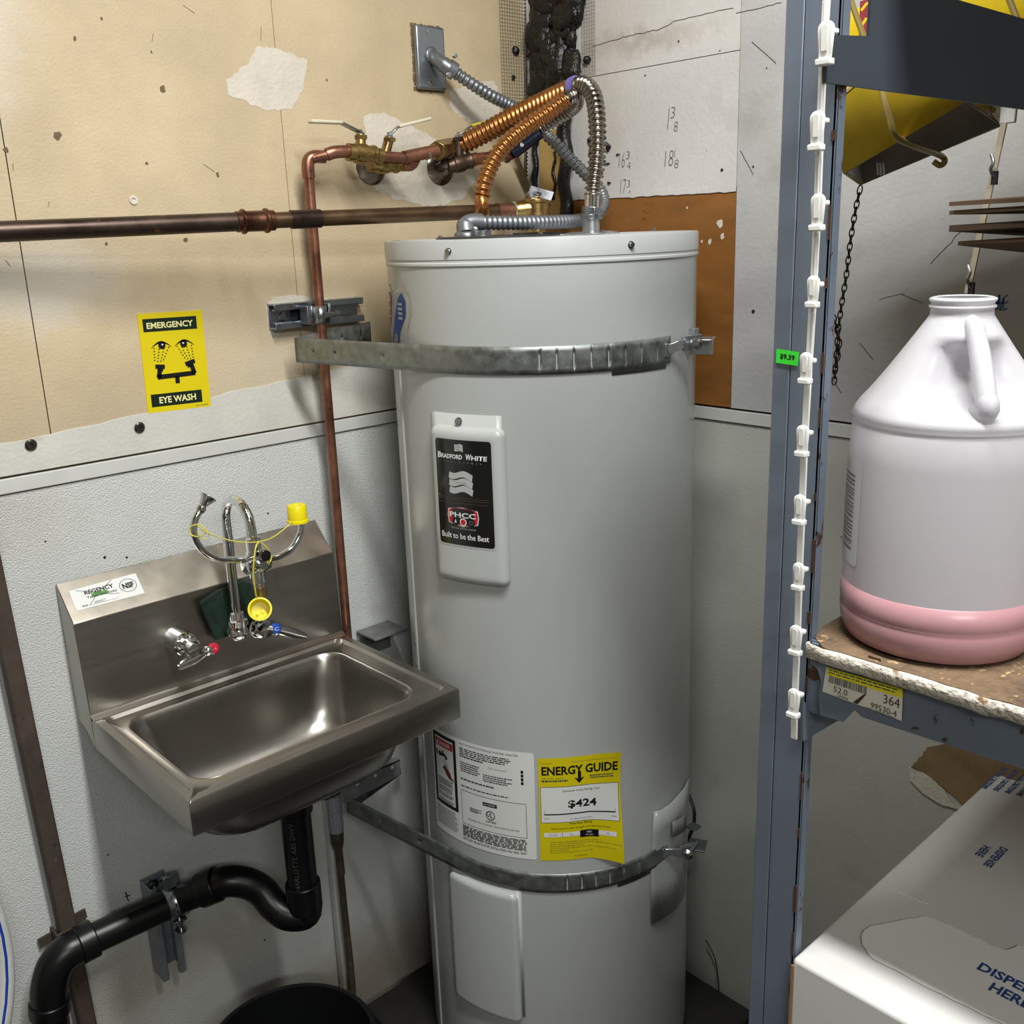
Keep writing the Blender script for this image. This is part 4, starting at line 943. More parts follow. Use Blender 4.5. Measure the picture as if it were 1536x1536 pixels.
# moulded lettering on the tail piece
p = Print(lambda u, v, l: V((XD+(r+.0006+l)*math.cos(math.radians(222)-v/r), YD+(r+.0006+l)*math.sin(math.radians(222)-v/r), .535+u)), .01)
p.text('CHARLOTTE ABS DWV PIPE', 0, -.004, .16, .008, mat('faint_pipe_print', '4c4c4e', .5)); p.build('pipe_print', dp)

# strut channel with pipe clamp for the drain
def channel(b, a, c, wd, dp_, nrm, slots=True):
    """U channel along a->c, open along nrm"""
    a, c, nrm = V(a), V(c), V(nrm); d = (c-a).normalized(); s_ = d.cross(nrm).normalized(); th = .0025
    b.bar(a+nrm*th/2, c+nrm*th/2, wd, th, s_)
    for k in (-1, 1):
        o = s_*(k*(wd/2-th/2)); b.bar(a+o+nrm*dp_/2, c+o+nrm*dp_/2, th, dp_, s_)
        o2 = s_*(k*(wd/2-.005)); b.bar(a+o2+nrm*dp_, c+o2+nrm*dp_, .010, th, s_); o3 = s_*(k*(wd/2-.010)); b.bar(a+o3+nrm*(dp_-.004), c+o3+nrm*(dp_-.004), th, .008, s_)
ZB = mat('blue_zinc_strut', '9ba5b0', .28, .95, var=.15, vscale=30, rvar=.1)
st = thing('strut_channel', 'short zinc strut channel standing upright behind the black drain pipe', 'strut channel', w1(240, 1380))
a, c = w1(226, 1312), w1(248, 1446); a.x = c.x = (a.x+c.x)/2
b = MB(); channel(b, a, c, .041, .041, (0, -1, 0)); b.build('channel', mat('dull_zinc_strut', '8a9095', .38, .5, var=.2, vscale=30), st, bevel=.0008)
b = MB(); b.lathe(w1(228, 1328, .006), (0, -1, 0), [(.012, -.004), (.012, .001), (.0065, .0015), (.0065, .007), (0, .007)], 6); b.build('lag_bolt', SCRW, st)
cl = thing('pipe_clamp', 'zinc two-piece clamp holding the black drain pipe to its strut', 'pipe clamp', w1(262, 1360, .08))
pc = w1(262, 1352, .075); pd_ = (pc-w1(120, 1417, .064)).normalized(); s1 = pd_.cross(V((0, 1, 0))).normalized(); s1 = s1 if s1.z > 0 else -s1; o1 = V((0, -1, 0)); o1 = (o1-pd_*o1.dot(pd_)).normalized()
b = MB(); rows = []
for wv in (-.016, .016):
    rows.append([pc+pd_*wv+(s1*math.cos(t_)+o1*math.sin(t_))*(r+.0015) for t_ in [-.35+ (PI+.7)*i/20 for i in range(21)]])
b.grid(rows); b.build('clamp_band', ZINC, cl, solid=.0022, ang=60)
b = MB()
top_ = pc+s1*(r+.004); b.bar(top_+o1*-.028, top_+s1*.022+o1*-.004, .026, .003, pd_); b.bar(top_+o1*.002, top_+s1*.022-o1*.0, .026, .003, pd_)
b.build('clamp_ear', ZINC, cl, bevel=.0006); b = MB(); bot = pc-s1*(r+.006)+o1*.004; b.bar(bot+o1*.012, bot-o1*.03, .022, .003, pd_); b.build('clamp_ear', ZINC, cl, bevel=.0006)
b = MB(); b.lathe(bot+s1*.016+o1*.006, -s1, [(.004, 0), (.004, .012), (.0085, .012), (.0085, .018), (.004, .018), (.004, .034), (.0095, .034), (.0095, .037), (0, .037)], 14); b.build('clamp_bolt', SCRW, cl)
b = MB()
for k in (-.005, .005): b.bar(pc+pd_*k+(s1*.45+o1*.9).normalized()*(r+.003), pc+pd_*k+(s1*-.15+o1).normalized()*(r+.003), .0028, .0012, pd_)
b.build('clamp_slots', mat('slot_shadow_black', '1a1b1c', .8), cl)

# tall rusty pipe at the far left
RUST = mat('rusty_iron', '453a33', .75, .1, var=.3, vscale=18, spots=[(50, .62, '2b2420', .08), (25, .68, '74665a', .05)])
rp = thing('iron_pipe', 'rusty brown upright iron pipe on the left wall crossing behind the black drain', 'pipe', w1(100, 1500, .03))
pt = w1(-9, 870, .018); pb = w1(123, 1500, .018); pdn = (pt-pb).normalized(); X_ = w1(100, 1405, .018).x
b = MB(); b.bar(pb-pdn*.27, pt+pdn*1.4, .027, .018, (1, 0, 0)); b.build('pipe_run', RUST, rp, bevel=.003)
b = MB(); zc_ = w1(100, 1405, .03).z; b.box((X_, -.030, zc_), .034, .006, .02); b.bar(V((X_-.017, -.004, zc_-.006)), V((X_-.038, -.004, zc_-.008)), .016, .004, (0, 0, 1)); b.bar(V((X_+.017, -.004, zc_+.006)), V((X_+.038, -.004, zc_+.008)), .016, .004, (0, 0, 1)); b.box((X_-.016, -.016, zc_), .003, .032, .018); b.box((X_+.016, -.016, zc_), .003, .032, .018); b.build('pipe_strap', RUST, rp)
b = MB(); b.bar(w1(188, 1338, .001), w1(193, 1352, .001), .0016, .0006, (1, 0, 0)); b.bar(w1(187, 1345, .001), w1(195, 1343, .001), .0016, .0006, (0, 0, 1)); b.build('marker_cross', BLACK, wl)
b = MB()
for px, py, r_ in ((162, 1282, .0016), (157, 836, .0022), (190, 836, .0018), (402, 770, .0016), (68, 812, .0014), (397, 1410, .0018), (546, 1196, .002)): b.lathe(w1(px, py, -.0018), (0, -1, 0), [(r_, 0), (r_, .0006), (0, .0008)], 8)
b.build('wall_specks', HOLE, wl)['kind'] = 'stuff'

# blue-striped white hose at the left edge
HOSE = mat('white_hose', 'c9cbc8', .4, var=.05); BLU = mat('blue_hose_stripe', '1c3f9c', .4)
hs = thing('coiled_hose', 'white hose with a blue stripe curving along the left edge of the photo', 'hose', w1(0, 1400, .2))
hr = w1(7, 1400, .10); hc = V((hr.x-.40, -.10, hr.z-.02))
def loop_(R_, o_=V((0, 0, 0)), n=72): return [hc+o_+V((R_*math.cos(2*PI*i/n), .03*math.sin(2*PI*i/n+1), R_*math.sin(2*PI*i/n))) for i in range(n)]
P_ = loop_(.40); b = MB(); b.tube(P_, .0125, 18, closed=True); b.build('hose', HOSE, hs, ang=180)
b = MB(); b.tube([p+(CAM-p).normalized()*.0110+RT*.0016 for p in P_], .0028, 8, closed=True); b.build('stripe', BLU, hs, ang=180)
b = MB(); b.box(hc+V((0, .05, .375)), .03, .10, .012); b.box(hc+V((0, .096, .39)), .05, .006, .08); b.build('hose_hook', ZINC, hs, bevel=.002)

# cold water stop and supply under the sink
sv = thing('supply_pipe', 'corroded water supply pipe with a grey tag below the sink', 'pipe', w1(515, 1500, .03))
b = MB(); P0 = w1(499, 1172, .05); b.tube([w1(486, 1192, .055), w1(505, 1183, .05)], .012, 14); b.tube([w1(496, 1170, .05), w1(497, 1192, .05)], .0095, 14); b.lathe(w1(503, 1180, .062), (0, -1, 0), [(.009, 0), (.009, .012), (.006, .016), (0, .016)], 12); b.build('stop_valve', mat('corroded_brass', '6f6856', .5, .7, var=.4, vscale=60), sv, bevel=.001)
b = MB(); b.tube([w1(500, 1192, .05), w1(505, 1246, .05)], .0135, 16); b.build('tag_sleeve', mat('grey_plastic_tag', '8b8f95', .3, var=.12, vscale=60), sv)
p = Print(on_plane(w1(496, 1240, .066), (0, 0, 1), (-1, 0, 0))); p.text('CAUTION', 0, -.006, .04, .006, SILV); p.lines(0, -.012, .045, -.007, 1, SILV); p.build('tag_print', sv)
b = MB(); b.tube([w1(505, 1246, .05), w1(506, 1262, .05), w1(507, 1272, .045)], [.013, .0125, .009], 16); b.tube([w1(507, 1268, .045), w1(512, 1310, .042)], .0075, 12); P_ = [w1(507, 1268, .045), w1(515, 1350, .042), w1(525, 1440, .042), w1(529, 1490, .042), w1(526, 1502, .042), w1(512, 1512, .045), w1(496, 1522, .06)]
b.tube(spline(P_, 6), .0065, 14); b.build('lower_pipe', mat('corroded_pipe', '5a5245', .55, .6, var=.4, vscale=40), sv, ang=60)
b = MB(); b.box(((w1(497, 1300, .0).x+w1(514, 1490, .0).x)/2-.002, -.012, .38), .014, .02, .66); o = b.build('painted_conduit', FRP, None, bevel=.004); tag(o, 'white painted conduit strip on the wall beside the corroded supply pipe', 'conduit')

# black bucket at the bottom
bc = thing('bucket', 'round black bucket on the floor below the sink', 'bucket', (-.845, -.265, 0))
cx, cy, rb = -.845, -.265, .135
BK = mat('black_bucket', '101112', .35)
b = MB(); b.lathe((cx, cy, 0), (0, 0, 1), [(.11, 0), (.134, .285), (.139, .288), (.139, .298), (.136, .30), (.131, .298), (.107, .01), (0, .01)], 56); b.build('pail', BK, bc)
b = MB(); b.tube([V((cx+.143*math.cos(a), cy+.143*math.sin(a), .272)) for a in [2*PI*i/48 for i in range(48)]], .0035, 8, closed=True); b.build('rim_band', BK, bc)

# perforated angle irons behind and under the sink
AG = mat('dull_galvanised_angle', '77797a', .45, .35, var=.25, vscale=40)
HL = mat('hole_light', 'b5b7b2', .6)
def holes(parent, pts, wf, off, r_=.0035):
    b = MB()
    for x, y in pts: b.lathe(wf(x, y, off), (0, -1, 0), [(r_, 0), (r_, .0006), (0, .0006)], 12)
    b.build('bolt_holes', HL, parent)['kind'] = 'stuff'
an = thing('perforated_angle', 'dull perforated steel angle under the right side of the sink', 'steel angle', w1(580, 1160, .12))
b = MB(); b.prism([w1(515, 1178, .10), w1(600, 1139, .10), w1(600, 1163, .10), w1(518, 1205, .10)], (0, 1, 0), .003); b.build('angle_leg', AG, an)
b = MB(); b.prism([w1(515, 1178, .10), w1(600, 1139, .10), w1(592, 1136, .06), w1(508, 1172, .06)], (0, 0, -1), .003); b.build('angle_leg', AG, an)
holes(an, ((536, 1176), (563, 1163), (566, 1141), (588, 1151)), w1, .1015)
s2 = thing('wall_strut', 'flat end of a steel strut poking out behind the right side of the sink', 'strut channel', w1(560, 960, .05))
b = MB(); A = w1(540, 958, .002); b.box((A.x+.03, -.033, w1(565, 955, .05).z), .075, .062, .004); b.box((A.x+.03, -.004, w1(565, 965, .03).z-.01), .075, .004, .04); b.build('plate', AG, s2, bevel=.0008)
# ================================================================== PIPEWORK
# big tarnished drain pipe, from the left edge to the relief valve behind the tank
dpz = thing('relief_drain_pipe', 'long tarnished copper pipe crossing the left wall above the sign', 'pipe', w1(200, 338, .06))
A0 = w1(-60, 350, .06); A1 = at(786, 315, 1.80)
def on_line(px):   # point of the pipe under an image column
    best = None
    for i in range(401):
        q = A0.lerp(A1, i/400); d = q-CAM; x = 768+FPX*d.dot(RT)/d.dot(fw)
        if best is None or abs(x-px) < best[0]: best = (abs(x-px), q)
    return best[1]
A0e = V((-3.39, A0.y, A0.z-.02))
b = MB(); b.tube([A0e, A0, on_line(366)], .0135, 20); b.build('pipe_run', OLDCOP, dpz)
dd = (A1-A0).normalized()
b = MB(); b.tube([on_line(410), on_line(480), on_line(600), A1], .0118, 20); b.build('pipe_run', mat('aged_copper', '67523f', .33, .85, var=.3, vscale=14, rvar=.1), dpz)
b = MB(); q0, q1 = on_line(354), on_line(411); L_ = (q1-q0).length
b.lathe(q0, dd, [(.0138, 0), (.015, .001), (.015, L_*.13), (.018, L_*.16), (.018, L_*.22), (.015, L_*.26), (.015, L_*.72), (.018, L_*.76), (.018, L_*.82), (.015, L_*.86), (.015, L_*.99), (.0138, L_)], 24); b.build('press_coupling', mat('reddish_copper_fitting', '664638', .3, .9, var=.35, vscale=30, rvar=.12), dpz)
b = MB(); q0, q1 = on_line(437), on_line(481); b.tube([q0, q1], .0138, 22); b.build('coupling', OLDCOP, dpz)
b = MB(); q0, q1 = on_line(745), on_line(768); b.tube([q0, q1], .0135, 22); b.build('coupling', COPPER, dpz)
b = MB(); q0, q1 = on_line(768), on_line(776); b.tube([q0, q1], .0145, 6); b.build('threaded_ring', mat('verdigris_ring', '9fb09a', .5, .3), dpz)
# relief valve
BR2 = mat('pale_brass', 'ab8f5c', .3, .95, var=.2, vscale=40, rvar=.1)
rv = thing('relief_valve', 'brass relief valve with a flat grey test lever above the tank', 'valve', at(805, 318, 1.80))
vc = at(805, 312, 1.80)
b = MB(); b.lathe(V((vc.x, vc.y, 1.555)), (0, 0, 1), [(.016, 0), (.016, .02), (.022, .024), (.022, .047), (.026, .049), (.026, .054), (.02, .056), (.017, .062), (0, .062)], 20); b.tube([on_line(774), vc], [.015, .019], 12); b.build('valve_body', BR2, rv, bevel=.0008)
b = MB(); b.lathe(V((vc.x, vc.y, 1.615)), (0, 0, 1), [(.02, 0), (.02, .003), (.012, .008), (.006, .012), (0, .012)], 20); b.build('bonnet', ZINC, rv)
b = MB(); b.bar(at(794, 285, 1.79), at(829, 295, 1.78), .016, .003, (0, .5, 1)); b.lathe(at(800, 292, 1.785), V((CAM-vc)).normalized(), [(.007, -.004), (.007, .004)], 12); b.build('test_lever', ZINC, rv, bevel=.0006)

# vertical copper supply
vp = thing('copper_riser', 'upright bright copper pipe on the left wall beside the tank', 'pipe', w1(521, 950, .05))
xr = w1(493, 620, .05).x
el = V((xr, -.05, w1(463, 238, .05).z))
b = MB(); b.tube([V((xr, -.05, .60)), V((xr, -.05, el.z-.012))], .0082, 18); b.build('pipe_run', COPPER, vp)
hx = w1(520, 228, .07)
E1 = [V((xr, -.05, el.z-.03)), V((xr, -.05, el.z-.012)), V((xr+.003, -.05, el.z-.002)), V((xr+.012, -.052, el.z+.003)), V((xr+.03, -.055, el.z+.003))]
b = MB(); b.tube(spline(E1, 6), .0102, 18); b.build('elbow', COPPER, vp)
H2_ = [w1(470, 238, .055), w1(492, 232, .06), w1(505, 228, .066), w1(524, 226, .07)]
b = MB(); b.tube([w1(468, 238, .054), w1(496, 231, .062)], .0082, 16); b.tube(spline([w1(490, 232, .061), w1(503, 228, .066), w1(524, 227, .07)], 5), .0102, 16); b.build('elbow', COPPER, vp)
LEV = mat('ivory_lever_grip', 'cfc9b2', .45); 
def flange(px, py, lab):
    t = thing('wall_flange', lab, 'flange', w1(px, py), 'round pipe flanges on the left wall')
    b = MB(); b.lathe(w1(px, py), (0, -1, 0), [(.031, 0), (.031, .002), (.024, .007), (.014, .010), (.014, .012), (.0, .012)], 32); b.build('escutcheon', mat('stained_chrome', '7d746a', .25, .9, var=.4, vscale=25, rvar=.12), t)
    b = MB(); b.tube([w1(px, py, .005), w1(px+8, py-8, .045)], .0095, 14); b.build('stub_pipe', OLDCOP, t); return t
flange(556, 250, 'round stained flange on the left wall under the two white-levered valves')
flange(660, 252, 'round stained flange on the left wall beside the orange hoses')
def ballvalve(lab, c0, c1, rad, stem_top, lever, lm, bm, r_stem=.0085):
    t = thing('ball_valve', lab, 'valve', c0, 'quarter-turn valves above the tank')
    d = (c1-c0); L_ = d.length; b = MB()
    b.lathe(c0, d, [(rad*.62, 0), (rad*.86, .0005), (rad*.86, L_*.20), (rad, L_*.24), (rad, L_*.5), (rad*.86, L_*.56), (rad*.86, L_*.68), (rad*.94, L_*.70), (rad*.94, L_*.78), (rad*.74, L_*.84), (rad*.74, L_), (rad*.6, L_)], 20)
    m_ = c0.lerp(c1, .38); b.tube([m_, stem_top], r_stem, 14); b.tube([stem_top-V((0, 0, .006)), stem_top], r_stem*1.35, 6); b.build('valve_body', bm, t, ang=40)
    b = MB(); b.lathe(stem_top, (0, 0, 1), [(.0075, 0), (.0075, .004), (.0035, .0042), (.0035, .009), (0, .009)], 6); b.build('stem_nut', ZINC, t)
    a, k, e = lever; b = MB(); s_ = (e-a).cross(V((0, 0, 1))).normalized(); b.bar(a, k, .013, .0025, s_); b.build('lever_neck', ZINC, t, bevel=.0006)
    b = MB(); b.bar(k, e, .014, .0055, s_); b.build('lever_grip', lm, t, bevel=.002)
    return t
s0 = w1(541, 203, .07)
ballvalve('brass ball valve at the top of the copper riser, its white lever pointing left', w1(521, 228, .07), w1(573, 234, .078), .0165, s0, (s0+V((0, 0, .004)), w1(511, 184, .075), w1(465, 182, .085)), LEV, BRASS)
s1_ = w1(584, 207, .055)
ballvalve('brass ball valve against the wall, its white lever pointing right', w1(552, 246, .045), w1(608, 247, .06), .0155, s1_, (s1_+V((0, 0, .004)), w1(597, 190, .06), w1(645, 178, .07)), LEV, BRASS)
s2_ = w1(688, 206, .055)
ballvalve('dark ball valve by the second flange, with a yellow lever', w1(672, 250, .045), w1(716, 238, .07), .0155, s2_, (s2_+V((0, 0, .004)), w1(706, 189, .06), w1(732, 182, .075)), mat('yellow_lever_grip', 'b7a816', .45), mat('dark_brown_brass', '54463c', .4, .8, var=.4, vscale=40))
# copper tee between the two left valves and the orange hose
te = thing('copper_tee', 'short copper run joining two brass valves to the orange hose', 'pipe', w1(620, 235, .075))
b = MB(); b.tube([w1(570, 234, .078), w1(612, 237, .078)], .0085, 16); b.tube([w1(606, 236, .078), w1(655, 226, .082)], .0105, 16); b.tube(spline([w1(602, 247, .06), w1(616, 247, .064), w1(622, 238, .076)], 4), .0105, 14); b.build('copper_run', COPPER, te)
b = MB(); b.tube([w1(638, 230, .08), w1(642, 229, .08)], .0112, 16); b.build('solder_ring', mat('solder', 'b9b2aa', .3, .9), te)

# ------------------------------------------------ corrugated connectors
ORC = mat('orange_copper_connector', 'a26a36', .28, .8, var=.12, vscale=30, rvar=.05, coat=.3)
STC = mat('stainless_corrugated', '938c83', .24, 1.0, var=.1, vscale=30)
fh = thing('flexible_connector', 'thick orange corrugated hose turning into a steel hose at its purple ring', 'hose', NR, 'corrugated water connectors')
cA = [(674, 222, 1.93), (700, 213, 1.915), (740, 192, 1.89), (790, 166, 1.85), (830, 147, 1.81), (861, 133, 1.775)]
PA = [at(*q) for q in cA]
b = MB(); b.tube(spline(PA[:2], 6), .0135, 18); pm = spline(PA, 8); cut = resample(pm, .01); k0 = int(len(cut)*.12)
corrugated(b, [cut[i] for i in range(k0, len(cut), 3)], .0185, .0098, .0048); b.build('orange_hose', ORC, fh, ang=180)
b = MB(); d = (PA[1]-PA[0]).normalized(); n0_ = w1(655, 226, .082); b.tube([n0_, PA[0]+d*.004], .0168, 6); b.tube([n0_-d*.01, n0_], .0125, 12); b.build('union_nut', BRASS, fh, bevel=.001)
e_ = PA[-1]; d = (PA[-1]-PA[-2]).normalized(); b = MB(); b.tube([e_-d*.002, e_+d*.007], .019, 22); b.build('purple_ring', mat('purple_plastic_ring', '6f62a8', .4), fh)
sA = [e_+d*.005, at(873, 127, 1.755), at(884, 133, 1.73), at(892, 150, 1.71), at(896, 185, 1.69), at(896, 230, 1.675), at(891, 275, 1.67), at(889, 300, 1.668)]
b = MB(); corrugated(b, sA, .0146, .0096, .0058); b.build('steel_hose', STC, fh, ang=180)
b = MB(); b.tube([at(889, 288, 1.668), at(888, 314, 1.668)], .0125, 18); b.build('collar', CHROME, fh)
b = MB(); b.tube([at(888, 310, 1.668), V((NR.x, NR.y, 1.578))], .0165, 6); b.tube([V((NR.x, NR.y, 1.58)), V((NR.x, NR.y, 1.572))], .019, 20); b.build('union_nut', ZINC, fh, bevel=.001)
fh2 = thing('flexible_connector', 'thinner orange corrugated hose rising from the left of the tank top', 'hose', NL, 'corrugated water connectors')
tp = V((NL.x, NL.y, 1.58))
cB = [at(723, 292, 1.668), at(727, 272, 1.67), at(738, 245, 1.68), at(757, 218, 1.69), at(785, 194, 1.705), at(815, 174, 1.72), at(848, 150, 1.735)]
b = MB(); b.tube([tp, at(723, 288, 1.668)], .0115, 18); corrugated(b, cB, .0142, .0095, .004); b.build('orange_hose', ORC, fh2, ang=180)
cC = [at(848, 150, 1.735), at(862, 145, 1.76), at(864, 156, 1.79), at(850, 168, 1.82), at(828, 182, 1.84), at(806, 197, 1.85)]
b = MB(); corrugated(b, cC, .0128, .0085, .005); b.build('steel_hose', STC, fh2, ang=180)
u0, u1_ = at(809, 194, 1.85), at(768, 226, 1.86); d = (u1_-u0).normalized(); NVB = mat('navy_union', '161b33', .3, .2)
b = MB(); b.tube([u0, u1_], .0155, 20); b.build('dielectric_sleeve', NVB, fh2, bevel=.0015)
b = MB(); b.lathe(at(783, 217, 1.843), (CAM-u0).normalized(), [(.0035, 0), (.0035, .002), (0, .002)], 12); b.build('sleeve_mark', SILV, fh2)
b = MB(); b.tube([u1_, at(757, 232, 1.87)], .0135, 16); b.tube([at(757, 232, 1.87), at(738, 236, 1.90), w1(712, 239, .07)], .0105, 16); b.build('copper_tail', COPPER, fh2)
b = MB(); b.tube([at(761, 231, 1.868), at(757, 232, 1.87)], .015, 20); b.build('collar', STC, fh2)

# ------------------------------------------------ junction plate and armoured conduit
jb = thing('junction_plate', 'grey steel junction box cover plate high on the left wall', 'junction box', w1(640, 88))
ctr = (w1(617, 38)+w1(665, 137))/2; JW, JH = abs(w1(617, 38).x-w1(660, 45).x), w1(617, 38).z-w1(628, 135).z
b = MB(); b.box(ctr+V((0, -.006, 0)), JW, .012, JH); b.build('cover', mat('grey_steel_plate', '8f959b', .35, .85, var=.12, vscale=30, rvar=.1), jb, bevel=.004, bseg=3)
b = MB(); rnd = random.Random(3)
for i in range(46):
    a = i/46*2*(JW+JH); 
    if a < JW: p_ = V((-JW/2+a, 0, JH/2))
    elif a < JW+JH: p_ = V((JW/2, 0, JH/2-(a-JW)))
    elif a < 2*JW+JH: p_ = V((JW/2-(a-JW-JH), 0, -JH/2))
    else: p_ = V((-JW/2, 0, -JH/2+(a-2*JW-JH)))
    b.box(ctr+p_+V((rnd.uniform(-.001, .001), -.0006, rnd.uniform(-.001, .001))), .006, .0012, .0065)
b.build('cut_edge', DENT, jb)
for px, py in ((641, 47), (646, 125)): b = MB(); b.lathe(w1(px, py, .0115), (0, -1, 0), [(.0038, 0), (.0035, .0015), (0, .002)], 12); b.build('screw', SCRW, jb)
CND = mat('grey_armoured_conduit', '83878c', .42, .75, var=.12, vscale=30)
cn = thing('flexible_conduit', 'grey armoured conduit from the wall plate round to the tank lid', 'conduit', w1(700, 120, .05))
b = MB(); b.tube(spline([w1(648, 84, .012), w1(654, 88, .022), w1(663, 95, .035), w1(676, 104, .045)], 6), [.0115]*7+[.0125]*6+[.0135]*6, 18); b.tube([w1(672, 101, .043), w1(682, 108, .047)], .0155, 18); b.lathe(w1(646, 83, .011), (0, -1, 0), [(.014, 0), (.014, .004), (.011, .006)], 16); b.build('connector_elbow', CND, cn, ang=60)
for px, py in ((672, 112), (681, 84)): b = MB(); b.lathe(w1(px, py, .052), (0, -1, 0), [(.004, 0), (.004, .005), (0, .006)], 8); b.build('screw', SCRW, cn)
P1 = [w1(680, 107, .047), w1(705, 124, .06), w1(735, 143, .07), w1(770, 161, .075), at(800, 183, 1.95), at(828, 210, 1.93), at(855, 238, 1.92), at(880, 263, 1.91), at(900, 285, 1.90), at(905, 305, 1.87), at(895, 322, 1.82), at(870, 331, 1.76), at(830, 333, 1.70), at(780, 334, 1.65), at(735, 334, 1.62), at(718, 334, 1.61)]
b = MB(); corrugated(b, P1, .0115, .0092, .0026); b.build('armour', CND, cn, ang=180)
q0 = at(722, 333, 1.61)
b = MB(); J = lidpos(700, -.075); b.tube(spline([q0, at(708, 333, 1.605), at(699, 338, 1.60), V((J.x, J.y, 1.556))], 6), [.0125]*12+[.0145]*7, 18); b.lathe(V((J.x, J.y, 1.552)), (0, 0, 1), [(.019, 0), (.019, .005), (.015, .008)], 18); b.build('connector_elbow', CND, cn, ang=60)
b = MB(); b.lathe(at(712, 345, 1.57), (CAM-q0).normalized(), [(.005, 0), (.005, .004), (0, .005)], 10); b.build('screw', SCRW, cn)
# thin flat strap hanging down behind the valve
b = MB(); b.bar(w1(775, 238, .02), w1(797, 292, .02), .010, .002, (1, 0, 0)); o = b.build('hanger_strip', mat('old_flat_strip', '5f5340', .6, .4, var=.3)); tag(o, 'thin brown metal strip slanting down behind the relief valve', 'metal strip')

# ------------------------------------------------ strut with clamp for the riser
sc = thing('strut_channel', 'horizontal zinc strut channel on the left wall above the strap fold', 'strut channel', w1(470, 472))
a, c = w1(402, 475), w1(538, 474); c.z = a.z = w1(405, 473).z-.002; c.x = w1(535, 468, .0).x
b = MB(); channel(b, a, c, .041, .022, (0, -1, 0)); b.build('channel', ZB, sc, bevel=.0008)
b = MB(); b.box(((a.x+.055), -.0035, a.z), .026, .002, .018); b.build('slot', mat('slot_shadow_black', '1a1b1c', .8), sc)
b = MB(); b.lathe(V((a.x+.024, -.002, a.z)), (0, -1, 0), [(.011, 0), (.011, .001), (.006, .0015), (.006, .006), (0, .006)], 6); b.build('lag_bolt', SCRW, sc)
pcl = thing('pipe_clamp', 'bright zinc clamp with a bolt holding the copper riser', 'pipe clamp', V((xr, -.06, a.z)))
b = MB(); rows = [[V((xr+(.0102)*math.cos(t_), -.05-(.0102)*math.sin(t_), a.z+wv)) for t_ in [-.4+(PI+.8)*i/18 for i in range(19)]] for wv in (-.014, .014)]; b.grid(rows); b.build('clamp_band', ZINC, pcl, solid=.002, ang=60)
b = MB(); b.box((xr-.016, -.034, a.z), .012, .024, .030); b.build('clamp_ear', ZINC, pcl, bevel=.0008); b = MB(); b.box((xr+.014, -.04, a.z), .003, .034, .034); b.box((xr+.0165, -.04, a.z), .003, .034, .034); b.build('clamp_ear', ZINC, pcl, bevel=.0008)
b = MB(); b.lathe(V((xr-.002, -.066, a.z)), (1, 0, 0), [(.0048, 0), (.0048, .01), (.0035, .01), (.0035, .03), (0, .03)], 10); b.lathe(V((xr+.020, -.062, a.z)), (1, 0, 0), [(.0065, 0), (.0065, .006), (.003, .006), (.003, .012), (0, .012)], 6); b.build('clamp_bolt', SCRW, pcl)

# ------------------------------------------------ eye wash sign
W_, H_ = .1045, .1535
bl, br, tl, tr = w1(222, 620, .0015), w1(316, 609, .0015), w1(205, 471, .0015), w1(302, 465, .0015)
bb = MB(); bb.prism([w1(222, 620), w1(316, 609), w1(302, 465), w1(205, 471)], (0, -1, 0), .0013)
sg = thing('eye_wash_sign', 'yellow emergency eye wash sign on the left wall above the sink', 'sign', w1(260, 545))
bb.build('sign_plate', YEL, sg)
p = Print(quad_map(bl, br, tl, tr, W_, H_), .02)
LY = mat('pale_yellow_letters', 'e5e0a0', .5)
p.rect(W_*.072, H_*.815, W_*.905, H_*.945, DGREEN).rect(W_*.072, H_*.055, W_*.875, H_*.185, DGREEN).up()
p.text('EMERGENCY', W_*.125, H_*.845, W_*.72, H_*.062, LY, .028); p.text('EYE WASH', W_*.195, H_*.085, W_*.58, H_*.068, LY, .028)
for cx_, s_ in ((.315, 1), (.675, -1)):
    n = 14; R0 = .155
    up_ = [(W_*(cx_-R0+2*R0*i/n), H_*(.655+.062*math.sin(PI*i/n))) for i in range(n+1)]; lo = [(W_*(cx_-R0+2*R0*i/n), H_*(.650+.045*math.sin(PI*i/n))) for i in range(n+1)]
    for i in range(n): p.poly([lo[i], lo[i+1], up_[i+1], up_[i]], BLACK)
    p.disc(W_*(cx_+.01*s_), H_*.672, W_*.056, BLACK)
    for i in range(4):
        for k in range(5):
            u = cx_+(-.115+.075*i)*(1-.10*k)*1.0-.012*k*s_*(-1 if s_ > 0 else 1)*0; p.disc(W_*(u-.022*s_*k*.6), H_*(.630-.03*k+.012*(abs(i-1.5))), W_*.011, BLACK, 8)
p.up()
for cx_, s_ in ((.315, 1), (.675, -1)): p.disc(W_*(cx_+.018*s_), H_*.68, W_*.014, WHITE, 10)
for pts, t in (([(.19, .465), (.335, .455)], .0068), ([(.215, .43), (.305, .425)], .004), ([(.26, .44), (.225, .35)], .0075), ([(.205, .355), (.805, .365)], .0075), ([(.51, .35), (.51, .275)], .0072), ([(.79, .36), (.755, .45)], .0075), ([(.66, .462), (.815, .49)], .0068), ([(.69, .435), (.79, .455)], .004)):
    p.line([(W_*x, H_*y) for x, y in pts], t, BLACK)
p.text('BRADY SIGNMARK', W_*.76, H_*.018, W_*.2, H_*.012, INK)
p.build('sign_print', sg)
